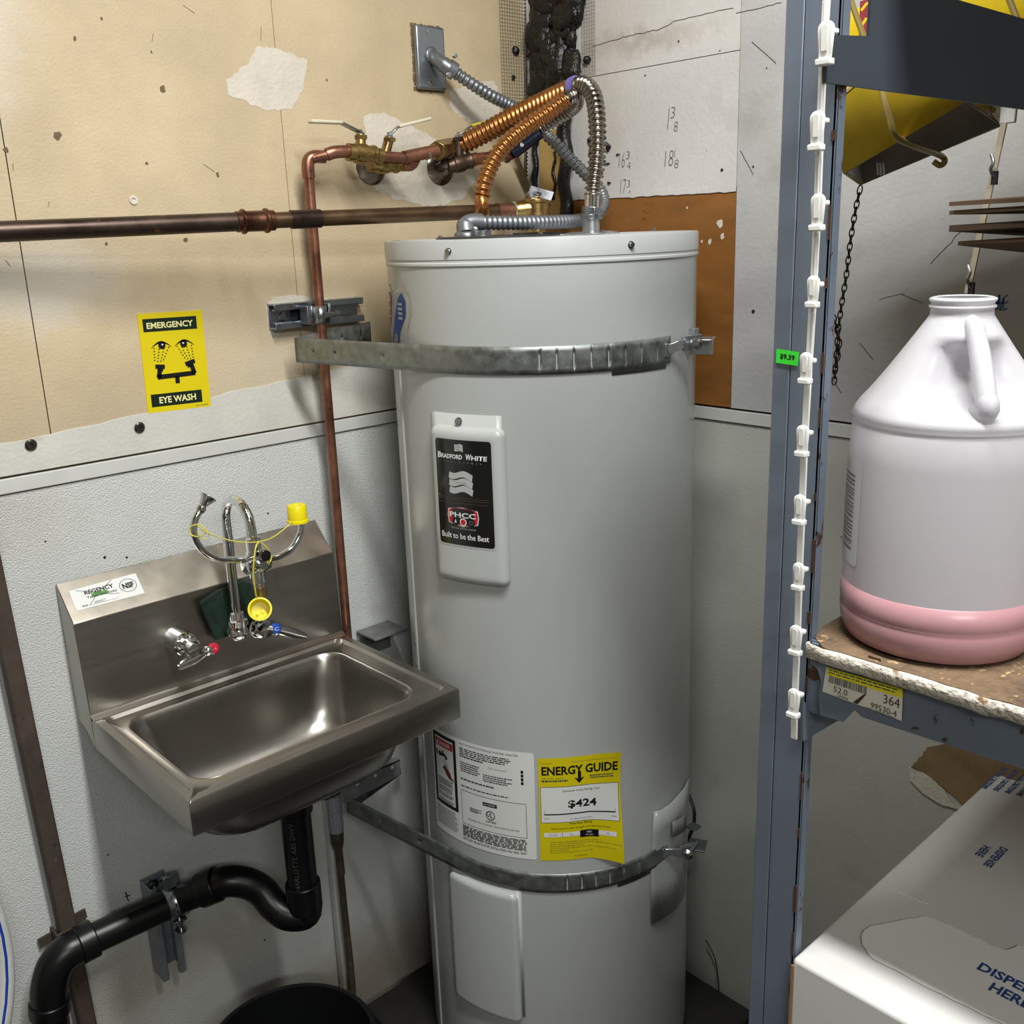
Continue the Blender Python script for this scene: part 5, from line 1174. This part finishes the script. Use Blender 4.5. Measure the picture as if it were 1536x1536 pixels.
# ================================================================== STORAGE SHELF
def wx(px, py, X): d = ray(px, py); return CAM + d*((X-CAM.x)/d.x)
def wy(px, py, Y): d = ray(px, py); return CAM + d*((Y-CAM.y)/d.y)
BG = mat('blue_grey_shelf_paint', '6b7684', .42, .25, var=.06, vscale=10, spots=[(38, .70, '3b3a3c', .03), (14, .74, '4a3126', .03)], coat=.1)
BGR = mat('chipped_blue_grey_paint', '66717f', .5, .25, var=.1, vscale=14, spots=[(26, .58, '4a2f22', .03), (60, .66, '2c2523', .04)])
BRD = mat('dark_particle_board', '63503b', .75, var=.3, vscale=40, bump=.8, bscale=200, spots=[(14, .50, '3a2e24', .12), (90, .62, 'a58d68', .06), (35, .64, '2b241d', .05)])
BED = mat('chipped_white_board_edge', 'cdc6ba', .8, var=.12, vscale=50, bump=1.0, bscale=220, spots=[(30, .62, '7a5a3c', .05), (90, .7, 'a08c70', .04)])
XP = -.735
sh = thing('storage_shelf', 'blue-grey painted steel storage shelf at the right with worn board', 'shelf', (XP, -1.09, 0))
ya, yb_, yc = -1.0485, -1.0648, -1.0955
for n_i, (a, c) in enumerate(((ya, yb_+.0004), (yb_-.0004, yc))):
    b = MB(); b.box((XP+.0013, (a+c)/2, 1.05), .0026, abs(a-c), 2.1); b.build('post_flange', BG, sh, bevel=.0008)
b = MB(); b.box((XP+.004, yb_, 1.05), .0015, .006, 2.1); b.box((XP+.016, ya-.0012, 1.05), .03, .0024, 2.1); b.build('post_back', BG, sh)
# rear web with slots
zc_ = 0; b = MB()
for k in range(42):
    z0_ = .02+k*.05; b.box((XP+.006, yc+.0012, z0_), .012, .0024, .05)
b.build('post_web', BGR, sh)
b = MB(); rnd = random.Random(8)
for k in range(26):
    z_ = .3+k*.055+rnd.uniform(-.01, .01); b.box((XP-.0003, yc+rnd.uniform(.0005, .002), z_), .0008, rnd.uniform(.0015, .0035), rnd.uniform(.006, .03))
b.build('rust_chips', mat('edge_rust', '43291c', .8, var=.3, vscale=80), sh)['kind'] = 'stuff'
# front beam carrying the board
c7 = lambda x, y: (1140+x/3.879, 900+y/3.879)
XB = -.7372
pl = [c7(*q) for q in ((300, 246), (560, 318), (826, 392), (843, 490), (930, 505), (1100, 552), (1536, 690))]+[(1700, 1128), (1700, 1202)]+[c7(*q) for q in ((1536, 985), (1100, 848), (590, 682), (548, 640), (482, 712), (345, 672), (338, 560), (352, 470), (330, 400), (292, 372))]
b = MB(); b.prism([wx(x, y, XB) for x, y in pl], (1, 0, 0), .0025); b.build('front_beam', BG, sh, bevel=.0006)
b = MB(); b.prism([wx(*c7(*q), XB+.003) for q in ((270, 232), (345, 240), (352, 470), (345, 672), (270, 640))], (1, 0, 0), .003); b.build('beam_hook', BGR, sh)
b = MB(); b.prism([wx(*c7(*q), XB-.0004) for q in ((630, 320), (705, 345), (712, 470), (640, 450))], (-1, 0, 0), .0004)
b.prism([wx(*c7(*q), XB-.0004) for q in ((300, 300), (350, 310), (372, 350), (330, 365), (300, 345))], (-1, 0, 0), .0004)
for q in ((905, 745, 22, 8), (1075, 812, 14, 12), (1340, 640, 12, 8), (1215, 590, 26, 6), (1525, 765, 9, 18), (600, 420, 8, 10), (590, 360, 9, 9)):
    x, y, a_, h_ = q; b.prism([wx(*c7(x+a_*math.cos(t_)*(1+.3*math.sin(t_*3)), y+h_*math.sin(t_)), XB-.0004) for t_ in [2*PI*i/9 for i in range(9)]], (-1, 0, 0), .0003)
b.build('rust_patch', mat('edge_rust', '43291c'), sh)['kind'] = 'stuff'
b = MB(); b.prism([wx(*c7(*q), XB-.0006) for q in ((838, 470), (915, 488), (930, 500), (900, 518), (862, 508), (842, 492))], (-1, 0, 0), .001); b.build('rivet_tab', mat('grey_rivet', '8f8f88', .5, .4), sh)
ZT = 1.2135
b = MB(); ft = []; rnd = random.Random(17)
pe = [(1212, 962), (1225, 951), (1236, 940), (1250, 930)]
P_ = [hz(x, y, ZT) for x, y in ((1223, 957), (1232, 941), (1250, 930))]
y0_ = P_[0].y
outl = [P_[0], P_[1], P_[2], V((-.03, P_[2].y, ZT)), V((-.03, -2.0, ZT)), V((-.748, -2.0, ZT))]
n = 60; fr = []
for i in range(n+1):
    y = -2.0+(y0_+2.0)*i/n; fr.append(V((-.743+.003*noise.noise(V((y*90, 0, 1)))+.0015*noise.noise(V((y*300, 0, 1))), y, ZT)))
outl = outl[:5]+fr[1:-1]
b.prism(outl, (0, 0, -1), .004); b.build('board_top', BRD, sh, ang=30)
b = MB(); rows = []
for z in (ZT-.0005, ZT-.006, ZT-.0135):
    rows.append([V((p.x-.0012+.0016*noise.noise(V((p.y*160, z*300, 3))), p.y, z+(.0018*noise.noise(V((p.y*120, 5, 2))) if z > ZT-.001 else 0))) for p in ([V((-.739, P_[0].y, 0))]+fr[::-1])])
b.grid(rows); b.build('board_edge', BED, sh, ang=180, solid=.002)
b = MB(); b.prism([p+V((0, 0, -.004)) for p in [P_[0]+V((.004, 0, 0)), P_[1], P_[2], V((-.03, P_[2].y, ZT)), V((-.03, -2.0, ZT)), V((-.735, -2.0, ZT))]], (0, 0, -1), .012); b.build('board_core', BRD, sh)
# end beams
YB = -1.099
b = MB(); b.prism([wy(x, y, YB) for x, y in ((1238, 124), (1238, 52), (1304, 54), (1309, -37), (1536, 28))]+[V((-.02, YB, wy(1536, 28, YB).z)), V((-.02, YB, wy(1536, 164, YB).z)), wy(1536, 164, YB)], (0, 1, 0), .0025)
b.build('end_beam', mat('shade_toned_beam_paint', '3c434b', .45, .2, var=.06, vscale=10), sh)  # beam's shade put into its colour, darker than the posts' paint
b = MB(); b.prism([wy(x, y, YB+.003) for x, y in ((1205, 1052), (1262, 1078), (1205, 1112))], (0, 1, 0), .0025); b.build('end_brace', BG, sh)
# unseen upper board added to shade wall and beam; lower board carries white carton
b = MB(); b.box((-.385, -1.56, 1.985), .70, .93, .016); b.build('unseen_upper_board', BRD, sh)
b = MB(); b.box((-.385, -1.57, .565), .72, .94, .016); b.build('lower_board', BRD, sh)
b = MB(); b.box((XP, -1.57, .548), .003, .94, .05); b.build('side_rail', BG, sh); b = MB(); b.box((XP, -1.57, 1.955), .003, .94, .06); b.build('side_rail', BG, sh)
for X_, Y_ in ((-.02, -1.085), (-.02, -2.02), (-.735, -2.02)):
    b = MB(); b.box((X_-.0013, Y_, 1.05), .0026, .045, 2.1); b.box((X_+(-.02 if X_ > -.1 else .02), Y_-.022, 1.05), .04, .0026, 2.1); b.build('post', BG, sh)
# price label
tl, tr, br_, bl = [wx(x, y, XB-.0004) for x, y in ((1240, 1000), (1355, 1033), (1353, 1081), (1234, 1037))]
LW, LH = (tr-tl).length, (tr-br_).length
p = Print(quad_map(bl, br_, tl, tr, LW, LH, .0006), .02); YL = mat('yellow_label_band', 'dcd42a', .45); YP = mat('label_paper', 'd6d3c8', .5)
p.rect(0, 0, LW, LH, YP).up(); p.rect(LW*.02, LH*.70, LW, LH, YL).up()
p.lines(LW*.04, LH*.78, LW*.96, LH*.98, 2, INK, .05, .4)
rnd = random.Random(5); u = LW*.06
while u < LW*.55: w_ = rnd.uniform(.0003, .0009); p.rect(u, LH*.45, u+w_, LH*.72, INK); u += w_+rnd.uniform(.0004, .0009)
p.text('364', LW*.77, LH*.36, LW*.2, LH*.30, INK, .0); p.text('52.0', LW*.14, LH*.16, LW*.18, LH*.22, INK); p.text('99530-4', LW*.62, LH*.06, LW*.32, LH*.2, INK); p.text('CALIFORNIA', LW*.18, LH*.03, LW*.16, LH*.08, INK); p.text('CHLORINATING', LW*.55, LH*-.06+.0012, LW*.38, LH*.07, INK)
p.poly([(LW*.40, LH*.02), (LW*.52, LH*.42), (LW*.56, LH*.48), (LW*.50, LH*.20), (LW*.46, LH*.02)], mat('edge_rust', '43291c')); p.build('price_label', sh)
tl, tr, br_, bl = [wx(x, y, XP-.0006) for x, y in ((1165, 523), (1199, 528), (1197, 549), (1164, 544))]
LW, LH = (tr-tl).length, (tr-br_).length; p = Print(quad_map(bl, br_, tl, tr, LW, LH, .0003), .02)
p.rect(0, 0, LW, LH, mat('fluorescent_green_paper', '3be03a', .5)).up(); p.text('$9.39', LW*.18, LH*.3, LW*.66, LH*.42, BLACK, .03); p.build('green_price_tag', sh)

# ================================================================== CLIP STRIP
WPL = mat('white_clip_plastic', 'd9dad6', .35, var=.04, vscale=30)
cs = thing('clip_strip', 'long white hanging strip of plastic clips in front of the shelf post', 'clip strip', wx(1215, 560, -.748))
CX = -.757
pts = [(1241, -70), (1240, 0), (1236, 60), (1230, 200), (1226, 320), (1220, 440), (1213, 555), (1207, 660), (1203, 765), (1199, 862), (1196, 960), (1192, 1055), (1191, 1108)]
b = MB(); Q = [wx(x, y, CX) for x, y in pts]
for a, c in zip(Q[:-1], Q[1:]): b.bar(a, c, .0058, .0022, (0, 1, 0))
b.build('strap', WPL, cs, bevel=.0005)
b = MB(); b.bar(wx(1238, 0, CX-.001), wx(1216, 560, CX-.001), .0012, .0012, (0, 1, 0)); b.build('strap_rib', WPL, cs)
proto = None
for (x, y0_, y1_) in ((1241, 31, 98), (1228, 166, 226), (1229, 290, 346), (1222, 413, 461), (1211, 528, 575), (1206, 637, 684), (1202, 741, 786), (1200, 843, 884), (1196, 937, 981), (1193, 1032, 1074)):
    t_ = wx(x, y0_, CX-.004); bt_ = wx(x-1, y1_, CX-.004); h_ = t_.z-bt_.z; wd = h_*.40; c_0 = (t_+bt_)/2; b = MB(); n = 10
    out = [V((c_0.x, c_0.y+wd*.55*math.cos(a_)*-1, t_.z-wd*.5+wd*.5*math.sin(a_))) for a_ in [PI*i/n for i in range(n+1)]]+[V((c_0.x, c_0.y+wd*.42, bt_.z+.004)), V((c_0.x, c_0.y-wd*.42, bt_.z+.004))]
    b.prism(out, (-1, 0, 0), .0035); o = b.build('clip', WPL, cs, bevel=.0012)
    b = MB(); b.box(V((c_0.x-.002, c_0.y, bt_.z+.002)), .0075, wd*1.05, .005); b.box(V((c_0.x+.005, c_0.y+wd*.1, t_.z-.007)), .005, wd*1.1, .004); b.build('clip_bar', WPL, o, bevel=.0012)
    b = MB(); 
    out = [V((c_0.x-.0035, c_0.y+wd*.25*math.cos(a_)*-1, t_.z-wd*.45+wd*.25*math.sin(a_))) for a_ in [PI*i/6 for i in range(7)]]+[V((c_0.x-.0035, c_0.y+wd*.20, bt_.z+.009)), V((c_0.x-.0035, c_0.y-wd*.20, bt_.z+.009))]
    b.prism(out, (-1, 0, 0), .001); b.build('clip_pad', WPL, o, bevel=.0004)

# ================================================================== JUG
JC = hz(1401, 950, ZT); JR = .0785
jg = thing('gallon_jug', 'translucent white plastic jug a quarter full of pink liquid', 'jug', JC)
HD = math.hypot(JC.x-CAM.x, JC.y-CAM.y)
zl = at(1401, 914, HD-JR).z; zsh = at(1401, 655, HD-JR).z; zn = at(1430, 478, HD).z; ztop = at(1430, 446, HD).z
jm = bpy.data.materials.new('translucent_jug_plastic'); jm.use_nodes = True; nt = jm.node_tree; pb_ = nt.nodes['Principled BSDF']
pb_.inputs['Base Color'].default_value = lin('d2d2d6'); pb_.inputs['Roughness'].default_value = .28; pb_.inputs['Specular IOR Level'].default_value = .5
nz_ = nt.nodes.new('ShaderNodeTexNoise'); nz_.inputs['Scale'].default_value = 35; bp_ = nt.nodes.new('ShaderNodeBump'); bp_.inputs['Strength'].default_value = .06; nt.links.new(nz_.outputs[0], bp_.inputs['Height']); nt.links.new(bp_.outputs[0], pb_.inputs['Normal'])
tlb = nt.nodes.new('ShaderNodeBsdfTranslucent'); tlb.inputs[0].default_value = lin('d8d8de'); mx = nt.nodes.new('ShaderNodeMixShader'); mx.inputs[0].default_value = .42
tp_ = nt.nodes.new('ShaderNodeBsdfTransparent'); mx2 = nt.nodes.new('ShaderNodeMixShader'); mx2.inputs[0].default_value = .10
out_ = nt.nodes['Material Output']; nt.links.new(pb_.outputs[0], mx.inputs[1]); nt.links.new(tlb.outputs[0], mx.inputs[2]); nt.links.new(mx.outputs[0], mx2.inputs[1]); nt.links.new(tp_.outputs[0], mx2.inputs[2]); nt.links.new(mx2.outputs[0], out_.inputs[0])
az = math.atan2(CAM.y-JC.y, CAM.x-JC.x)+math.radians(19)
prof = [(.052, ZT+.003), (.066, ZT+.0005), (.073, ZT+.004), (JR-.0012, ZT+.014), (JR, ZT+.026), (JR-.0012, ZT+.029), (JR, ZT+.032), (JR, zl), (JR-.0005, zsh-.03), (JR-.0012, zsh-.004), (JR-.0035, zsh), (JR-.0005, zsh+.004), (JR-.003, zsh+.010)]
rN = .0235; za = zsh+.016; rA = JR-.007
for k in range(0, 15):
    t_ = k/14; prof.append((rA+(rN+.002-rA)*t_**.92, za+(zn-za)*t_))
prof += [(rN, zn+.003), (rN-.0005, zn+.008), (rN+.0012, zn+.009), (rN+.0012, zn+.0105), (rN-.0008, zn+.012), (rN+.0012, zn+.0145), (rN+.0012, zn+.016), (rN-.001, zn+.017), (rN-.001, ztop), (rN-.003, ztop+.0008), (rN-.0035, ztop)]
seg = 72; rows = []
for (r_, z) in prof:
    row = []
    for k in range(seg):
        a_ = 2*PI*k/seg; d = (a_-az+PI) % (2*PI)-PI; f = 0
        if zsh+.012 < z < zn-.002:
            tt = (z-zsh-.012)/(zn-.014-zsh-.012); f = .50*math.sin(PI*min(1, max(0, tt*1.02)))**.45*math.exp(-(d/.8)**4)
        rr = max(r_*(1-f), .018); row.append(V((JC.x+rr*math.cos(a_), JC.y+rr*math.sin(a_), z)))
    rows.append(row)
b = MB(); b.grid(rows, wrap=True); b.add([V((JC.x+.052*math.cos(2*PI*k/seg), JC.y+.052*math.sin(2*PI*k/seg), ZT+.003)) for k in range(seg)], [tuple(range(seg))]); b.build('bottle', jm, jg, ang=180)
def jp(a_, r_, z): return V((JC.x+r_*math.cos(az+a_), JC.y+r_*math.sin(az+a_), z))
def cone(z): return rA+(rN+.002-rA)*min(1, max(0, (z-za)/(zn-za)))**.92
b = MB(); hz_ = [zn-.004+(zsh+.012-zn+.004)*i/9 for i in range(10)]
hp = [jp(0, rN-.006, zn-.002)]+[jp(0, cone(z)-.001+.006*math.sin(PI*min(1, (i+.3)/9))**.5-(.034 if i == 9 else 0), z-(.004 if i == 9 else 0)) for i, z in enumerate(hz_)]
hp = spline(hp, 5); b.tube(hp, [.0075+.0015*min(1, i/20) for i in range(len(hp))], 20, flat=.85); b.build('handle', jm, jg, ang=180)
PK = mat('pink_liquid', 'a87f85', .3, var=.02)
b = MB(); q_ = [(r_+.0004, z-(.0002 if z < ZT+.001 else 0)) for r_, z in prof[1:7]]+[(JR+.0004, zl), (JR-.0005, zl+.0002)]; b.lathe((JC.x, JC.y, 0), (0, 0, 1), [(.05, ZT+.0015)]+q_, 72); b.build('liquid', PK, jg, ang=180)
def onjug(px, py): 
    d = ray(px, py); o = CAM-JC; A_ = d.x*d.x+d.y*d.y; B_ = o.x*d.x+o.y*d.y; C_ = o.x*o.x+o.y*o.y-JR*JR; q = max(0, B_*B_-A_*C_); t_ = (-B_-math.sqrt(q))/A_; p = CAM+d*t_; return math.atan2(p.y-JC.y, p.x-JC.x), p.z
a_, z_ = onjug(1283, 850); _, z2_ = onjug(1284, 690); 
a_ -= .55
p = Print(lambda u, v, l: V((JC.x+(JR+.0005+l)*math.cos(a_+u/JR), JC.y+(JR+.0005+l)*math.sin(a_+u/JR), z_+v)), .004)
LW, LH = .045, z2_-z_; rrect(p, 0, 0, LW, LH, .004, mat('jug_label_paper', 'd4d4d8', .4)); p.up(); rnd = random.Random(2); v = .012
while v < LH*.85: h_ = rnd.uniform(.0008, .0022); p.rect(.004, v, LW-.010, v+h_, GREY); v += h_+rnd.uniform(.001, .0025)
p.build('side_label', jg)

# ================================================================== CARTON
BXT = .892; BX = thing('white_carton', 'white cardboard carton with blue dispense here lettering on its top', 'box', (-.74, -1.1, .573))
CBM = mat('white_cardboard', 'c3c3c1', .6, var=.03, vscale=6, spots=[(5, .66, 'bdbdb9', .1)])
BRC = mat('brown_cardboard_edge', '8a6746', .8)
x0, y0_, x1, y1_ = -.741, -1.0975, -.28, -1.70
b = MB(); b.box(((x0+x1)/2, (y0_+y1_)/2, (.573+BXT)/2), x1-x0, y0_-y1_, BXT-.573); b.build('carton_body', CBM, BX, bevel=.004, bseg=3)
b = MB(); b.box((x0-.0006, y0_-.001, .73), .0015, .0025, .31); b.build('side_seam', BRC, BX)
c8b = lambda x, y: (1160+x/4.085, 1160+y/4.085)
fl = [(540, 1000), (560, 965), (600, 942), (700, 925), (850, 895), (930, 884), (1000, 905), (1100, 950), (1250, 1020), (1380, 1082), (1430, 1090), (1500, 1064), (1700, 1090), (2100, 1300), (2100, 1800), (1700, 1690), (1380, 1520), (1100, 1390), (900, 1290), (750, 1205), (600, 1130), (548, 1060)]
rnd = random.Random(31); P_ = []
F_ = [hz(*c8b(*q), BXT+.0008) for q in fl]
for i in range(len(F_)):
    a, c = F_[i], F_[(i+1) % len(F_)]
    for k in range(3): P_.append(a.lerp(c, k/3)+(V((rnd.uniform(-.0008, .0008), rnd.uniform(-.0008, .0008), 0)) if k else V((0, 0, 0))))
b = MB(); b.prism(P_, (0, 0, 1), .0016); b.build('dispensing_flap', mat('white_cardboard_flap', 'd8d8d6', .55), BX, ang=30)
BLI = mat('blue_carton_ink', '1d3f7a', .55, var=.15, vscale=200)
def top_print(px, py, u, v, items, name, lift=.0):
    o = hz(*c8b(px, py), BXT+.0004+lift); p = Print(on_plane(o, u, v))
    for it in items: p.text(*it)
    p.build(name, BX)
o1 = hz(*c8b(1235, 1190), BXT); 
top_print(1243, 1198, (0, -1, 0), (1, 0, 0), [('DISPENSE', 0, 0, .066, .0125, BLI, .03), ('HERE', .018, -.0185, .034, .0125, BLI, .03)], 'flap_print', .0022)
top_print(1450, 470, (-1, 0, 0), (0, -1, 0), [('DISPENSE', .0, -.010, .046, .0085, BLI, .03), ('HERE', .010, -.024, .024, .0085, BLI, .03)], 'lid_print')
for k in range(4):
    top_print(1440+70*k, -22+14*k, (-1, 0, 0), (0, -1, 0), [('CAUTION', -.004, -.0075, .030, .0068, BLI, .04), ('CAUTIONS', .029, -.0075, .034, .0068, BLI, .04)], 'lid_print')
b = MB()
def dashes(a, c, n, wd=.0006, fill=.55):
    for i in range(n): b.bar(a.lerp(c, i/n), a.lerp(c, (i+fill)/n), wd*2, .0005, (0, 0, 1) if False else (1, 1, 0))
dashes(hz(*c8b(760, 1210), BXT+.0004), hz(*c8b(1140, 1395), BXT+.0004), 22); dashes(hz(*c8b(1140, 1395), BXT+.0004), hz(*c8b(1500, 1570), BXT+.0004), 18)
b.build('perforation', mat('perforation_grey', '8d8d8a', .7), BX)['kind'] = 'stuff'
b = MB(); dashes(hz(*c8b(720, 710), BXT+.0004), hz(*c8b(960, 805), BXT+.0004), 10, .0005); b.build('perforation', mat('perforation_white', 'e2e2e0', .7), BX)['kind'] = 'stuff'

# ================================================================== YELLOW HOOD LAMP
YH = mat('scuffed_yellow_enamel', 'c9ad12', .4, var=.1, vscale=14, spots=[(50, .7, '8d7a1a', .05)], coat=.2)
ALU = mat('dull_aluminium_reflector', 'a29a90', .4, .35, var=.25, vscale=12)
lampt = thing('hood_lamp', 'hanging yellow trough-shaped lamp hood with a wire guard at upper right', 'lamp', at(1380, 150, 1.35))
O = [at(1266, 260, 1.26), at(1291, 278, 1.38), at(1506, 187, 1.36), at(1452, 150, 1.22)]
upv_ = V((-.03, .0, .34)); 
T_ = [O[0]+V((-.02, .045, .22)), O[1]+V((-.03, .02, .20)), O[2]+V((.0, -.03, .22)), O[3]+V((.0, -.04, .24))]
T_[0] = at(1222, 30, 1.28); T_[3] = at(1600, -70, 1.24); T_[1] = at(1245, 40, 1.37); T_[2] = at(1600, -40, 1.36)
b = MB(); b.add([*O, *T_], [(0, 3, 7, 4), (1, 2, 6, 5), (0, 1, 5, 4), (3, 2, 6, 7), (4, 5, 6, 7)]); b.build('hood', YH, lampt, solid=.003, ang=30)
cen = sum(O, V((0, 0, 0)))/4; 
I_ = [p.lerp(cen, .04) for p in O]; J_ = [O[i].lerp(T_[i], .45).lerp(cen.lerp(sum(T_, V((0, 0, 0)))/4, .45), .12) for i in range(4)]
b = MB(); b.add([*I_, *J_], [(0, 3, 7, 4), (1, 2, 6, 5), (0, 1, 5, 4), (3, 2, 6, 7), (4, 5, 6, 7)]); b.build('reflector', ALU, lampt, solid=.0015, ang=30)
b = MB()
for k in range(3): b.bar(at(1316+4.5*k, 244, 1.33), at(1317+4.5*k, 262, 1.34), .0022, .002)
b.build('lamp_pins', WHITE, lampt)
WG = mat('yellowed_guard_wire', 'a8955a', .4, .5)
b = MB(); b.tube(spline([at(1316, 80, 1.22), at(1324, 139, 1.21), at(1334, 175, 1.21), at(1344, 204, 1.22), at(1372, 219, 1.27), at(1410, 233, 1.36), at(1417, 242, 1.37), at(1410, 248, 1.37), at(1400, 242, 1.37)], 5), .0036, 10)
b.build('guard_wire', WG, lampt)
for pts in ([at(1225, 172, 1.22), at(1250, 153, 1.21), at(1284, 125, 1.21)], [at(1268, -30, 1.2), at(1279, 8, 1.2), at(1298, 62, 1.2)], [at(1503, -30, 1.18), at(1515, 2, 1.18), at(1530, 40, 1.18)], [at(1490, 165, 1.27), at(1500, 178, 1.33), at(1505, 190, 1.37)]):
    b = MB(); b.tube(spline(pts, 5), .0032, 8); b.build('guard_wire', WG, lampt)
e_u = (T_[3]-T_[0]).normalized()
tl, tr, br_, bl = at(1290, 2, 1.235), at(1312, -4, 1.235), at(1310, 62, 1.235), at(1288, 60, 1.235)
p = Print(quad_map(bl, br_, tl, tr, .02, .06, .0005), .05); DR_ = mat('dark_red_print', '7c1620', .5)
p.rect(0, 0, .02, .06, DR_).up(); p.line([(.002, .02), (.010, .033), (.018, .028)], .004, YH); p.line([(.002, .045), (.010, .055), (.019, .05)], .004, YH); p.line([(.003, .005), (.018, .012)], .003, YH); p.build('warning_decal', lampt)
b = MB()
for q_ in (T_[0].lerp(T_[1], .5), T_[3].lerp(T_[2], .5)): b.tube([q_, V((q_.x, q_.y, CEIL))], .0018, 8)
b.build('hanger_wires', WG, lampt)['kind'] = 'stuff'
# hanging chains
CHN = mat('black_chain', '1c1b1b', .45, .6)
def chain(lab, pts, step, lr):
    t = thing('pull_chain', lab, 'chain', pts[-1]); P_ = resample(spline(pts, 8), step)
    b = MB()
    for i in range(len(P_)-1):
        a, c = P_[i], P_[i+1]; d = (c-a).normalized(); m_ = (a+c)/2; s_ = d.cross(V((1, -1, 0))).normalized(); s_ = s_ if i % 2 else d.cross(s_).normalized(); L_ = (c-a).length*.72
        n0 = len(b.v); b.tube([m_+d*(L_*math.cos(t_))+s_*(lr*math.sin(t_)) for t_ in [2*PI*k/10 for k in range(10)]], .0009, 5, closed=True)
    o = b.build('chain_links', CHN, t, ang=180, weld=False); o['kind'] = 'stuff'
chain('black chain hanging from the low corner of the yellow lamp hood', [at(1291, 280, 1.38), at(1284, 312, 1.38), at(1276, 360, 1.38), at(1270, 410, 1.38), at(1262, 460, 1.38), at(1257, 500, 1.38), at(1254, 540, 1.38), at(1251, 576, 1.38)], .0085, .003)
chain('black chain loop beside the shelf post joining the longer chain', [at(1232, 330, 1.36), at(1237, 385, 1.36), at(1240, 425, 1.36), at(1247, 465, 1.37), at(1256, 495, 1.375), at(1259, 520, 1.375), at(1252, 560, 1.375)], .0085, .003)

# far clip strip with metal hooks
fs = thing('hook_strip', 'beige slanting strip with small metal hooks behind the jug neck', 'clip strip', at(1460, 430, 1.25), )
b = MB(); b.bar(at(1518, 130, 1.25), at(1451, 440, 1.25), .0062, .003, (0, 1, 0)); b.build('strap', mat('beige_strip_plastic', 'b6ad98', .5), fs)
for px, py in ((1487, 232), (1452, 398)):
    b = MB(); b.tube(spline([at(px, py, 1.24), at(px+3, py+12, 1.235), at(px-1, py+22, 1.235), at(px+4, py+34, 1.24)], 5), .0018, 8); b.build('hook', ZINC, fs)
    b = MB(); b.box(at(px+5, py+35, 1.24), .004, .006, .014); b.build('hook_clip', HOLE, fs)
b = MB(); b.box(at(1513, 170, 1.25), .006, .016, .02); b.build('strip_hanger', WPL, fs, bevel=.001)

# folded brown cardboard sheets poking in from the right
CB = mat('brown_cardboard', '6a5544', .8, var=.12, vscale=20); CB2 = mat('dark_brown_cardboard', '4a392d', .8, var=.12, vscale=20)
b = MB(); b.box((-.43, -1.47, (ZT+1.512)/2+.001), .36, .37, 1.512-ZT-.002); o = b.build('brown_carton', CB, bevel=.003); tag(o, 'brown carton on the shelf right of the jug, under the cardboard sheets', 'box')
for k, (px, py, hd, ang_, hh, m_, lab) in enumerate((
    (1424, 303, 1.12, 5, .004, CB, 'topmost brown cardboard sheet of the stack poking in at the right'),
    (1424, 316, 1.13, 2, .004, CB, 'second brown cardboard sheet from the top of the stack at the right'),
    (1424, 338, 1.12, 8, .006, CB2, 'dark third cardboard sheet from the top of the stack at the right'),
    (1437, 362, 1.14, 0, .004, CB, 'lowest brown cardboard sheet of the stack at the right'))):
    t_ = at(px, py, hd); a_ = math.radians(250+ang_); n1 = V((math.cos(a_), math.sin(a_), .012*(k-1))); n2 = V((math.cos(a_+PI/2), math.sin(a_+PI/2), .035-.05*k))
    q_ = [t_, t_+n1*.14+V((0, 0, .003)), t_+n1*.48-V((0, 0, .004)), t_+n1*.48+n2*.34, t_+n2*.34]
    b = MB(); b.prism(q_, (0, 0, -1), hh); o = b.build('cardboard_sheet', m_); tag(o, lab, 'cardboard', 'folded cardboard sheets')
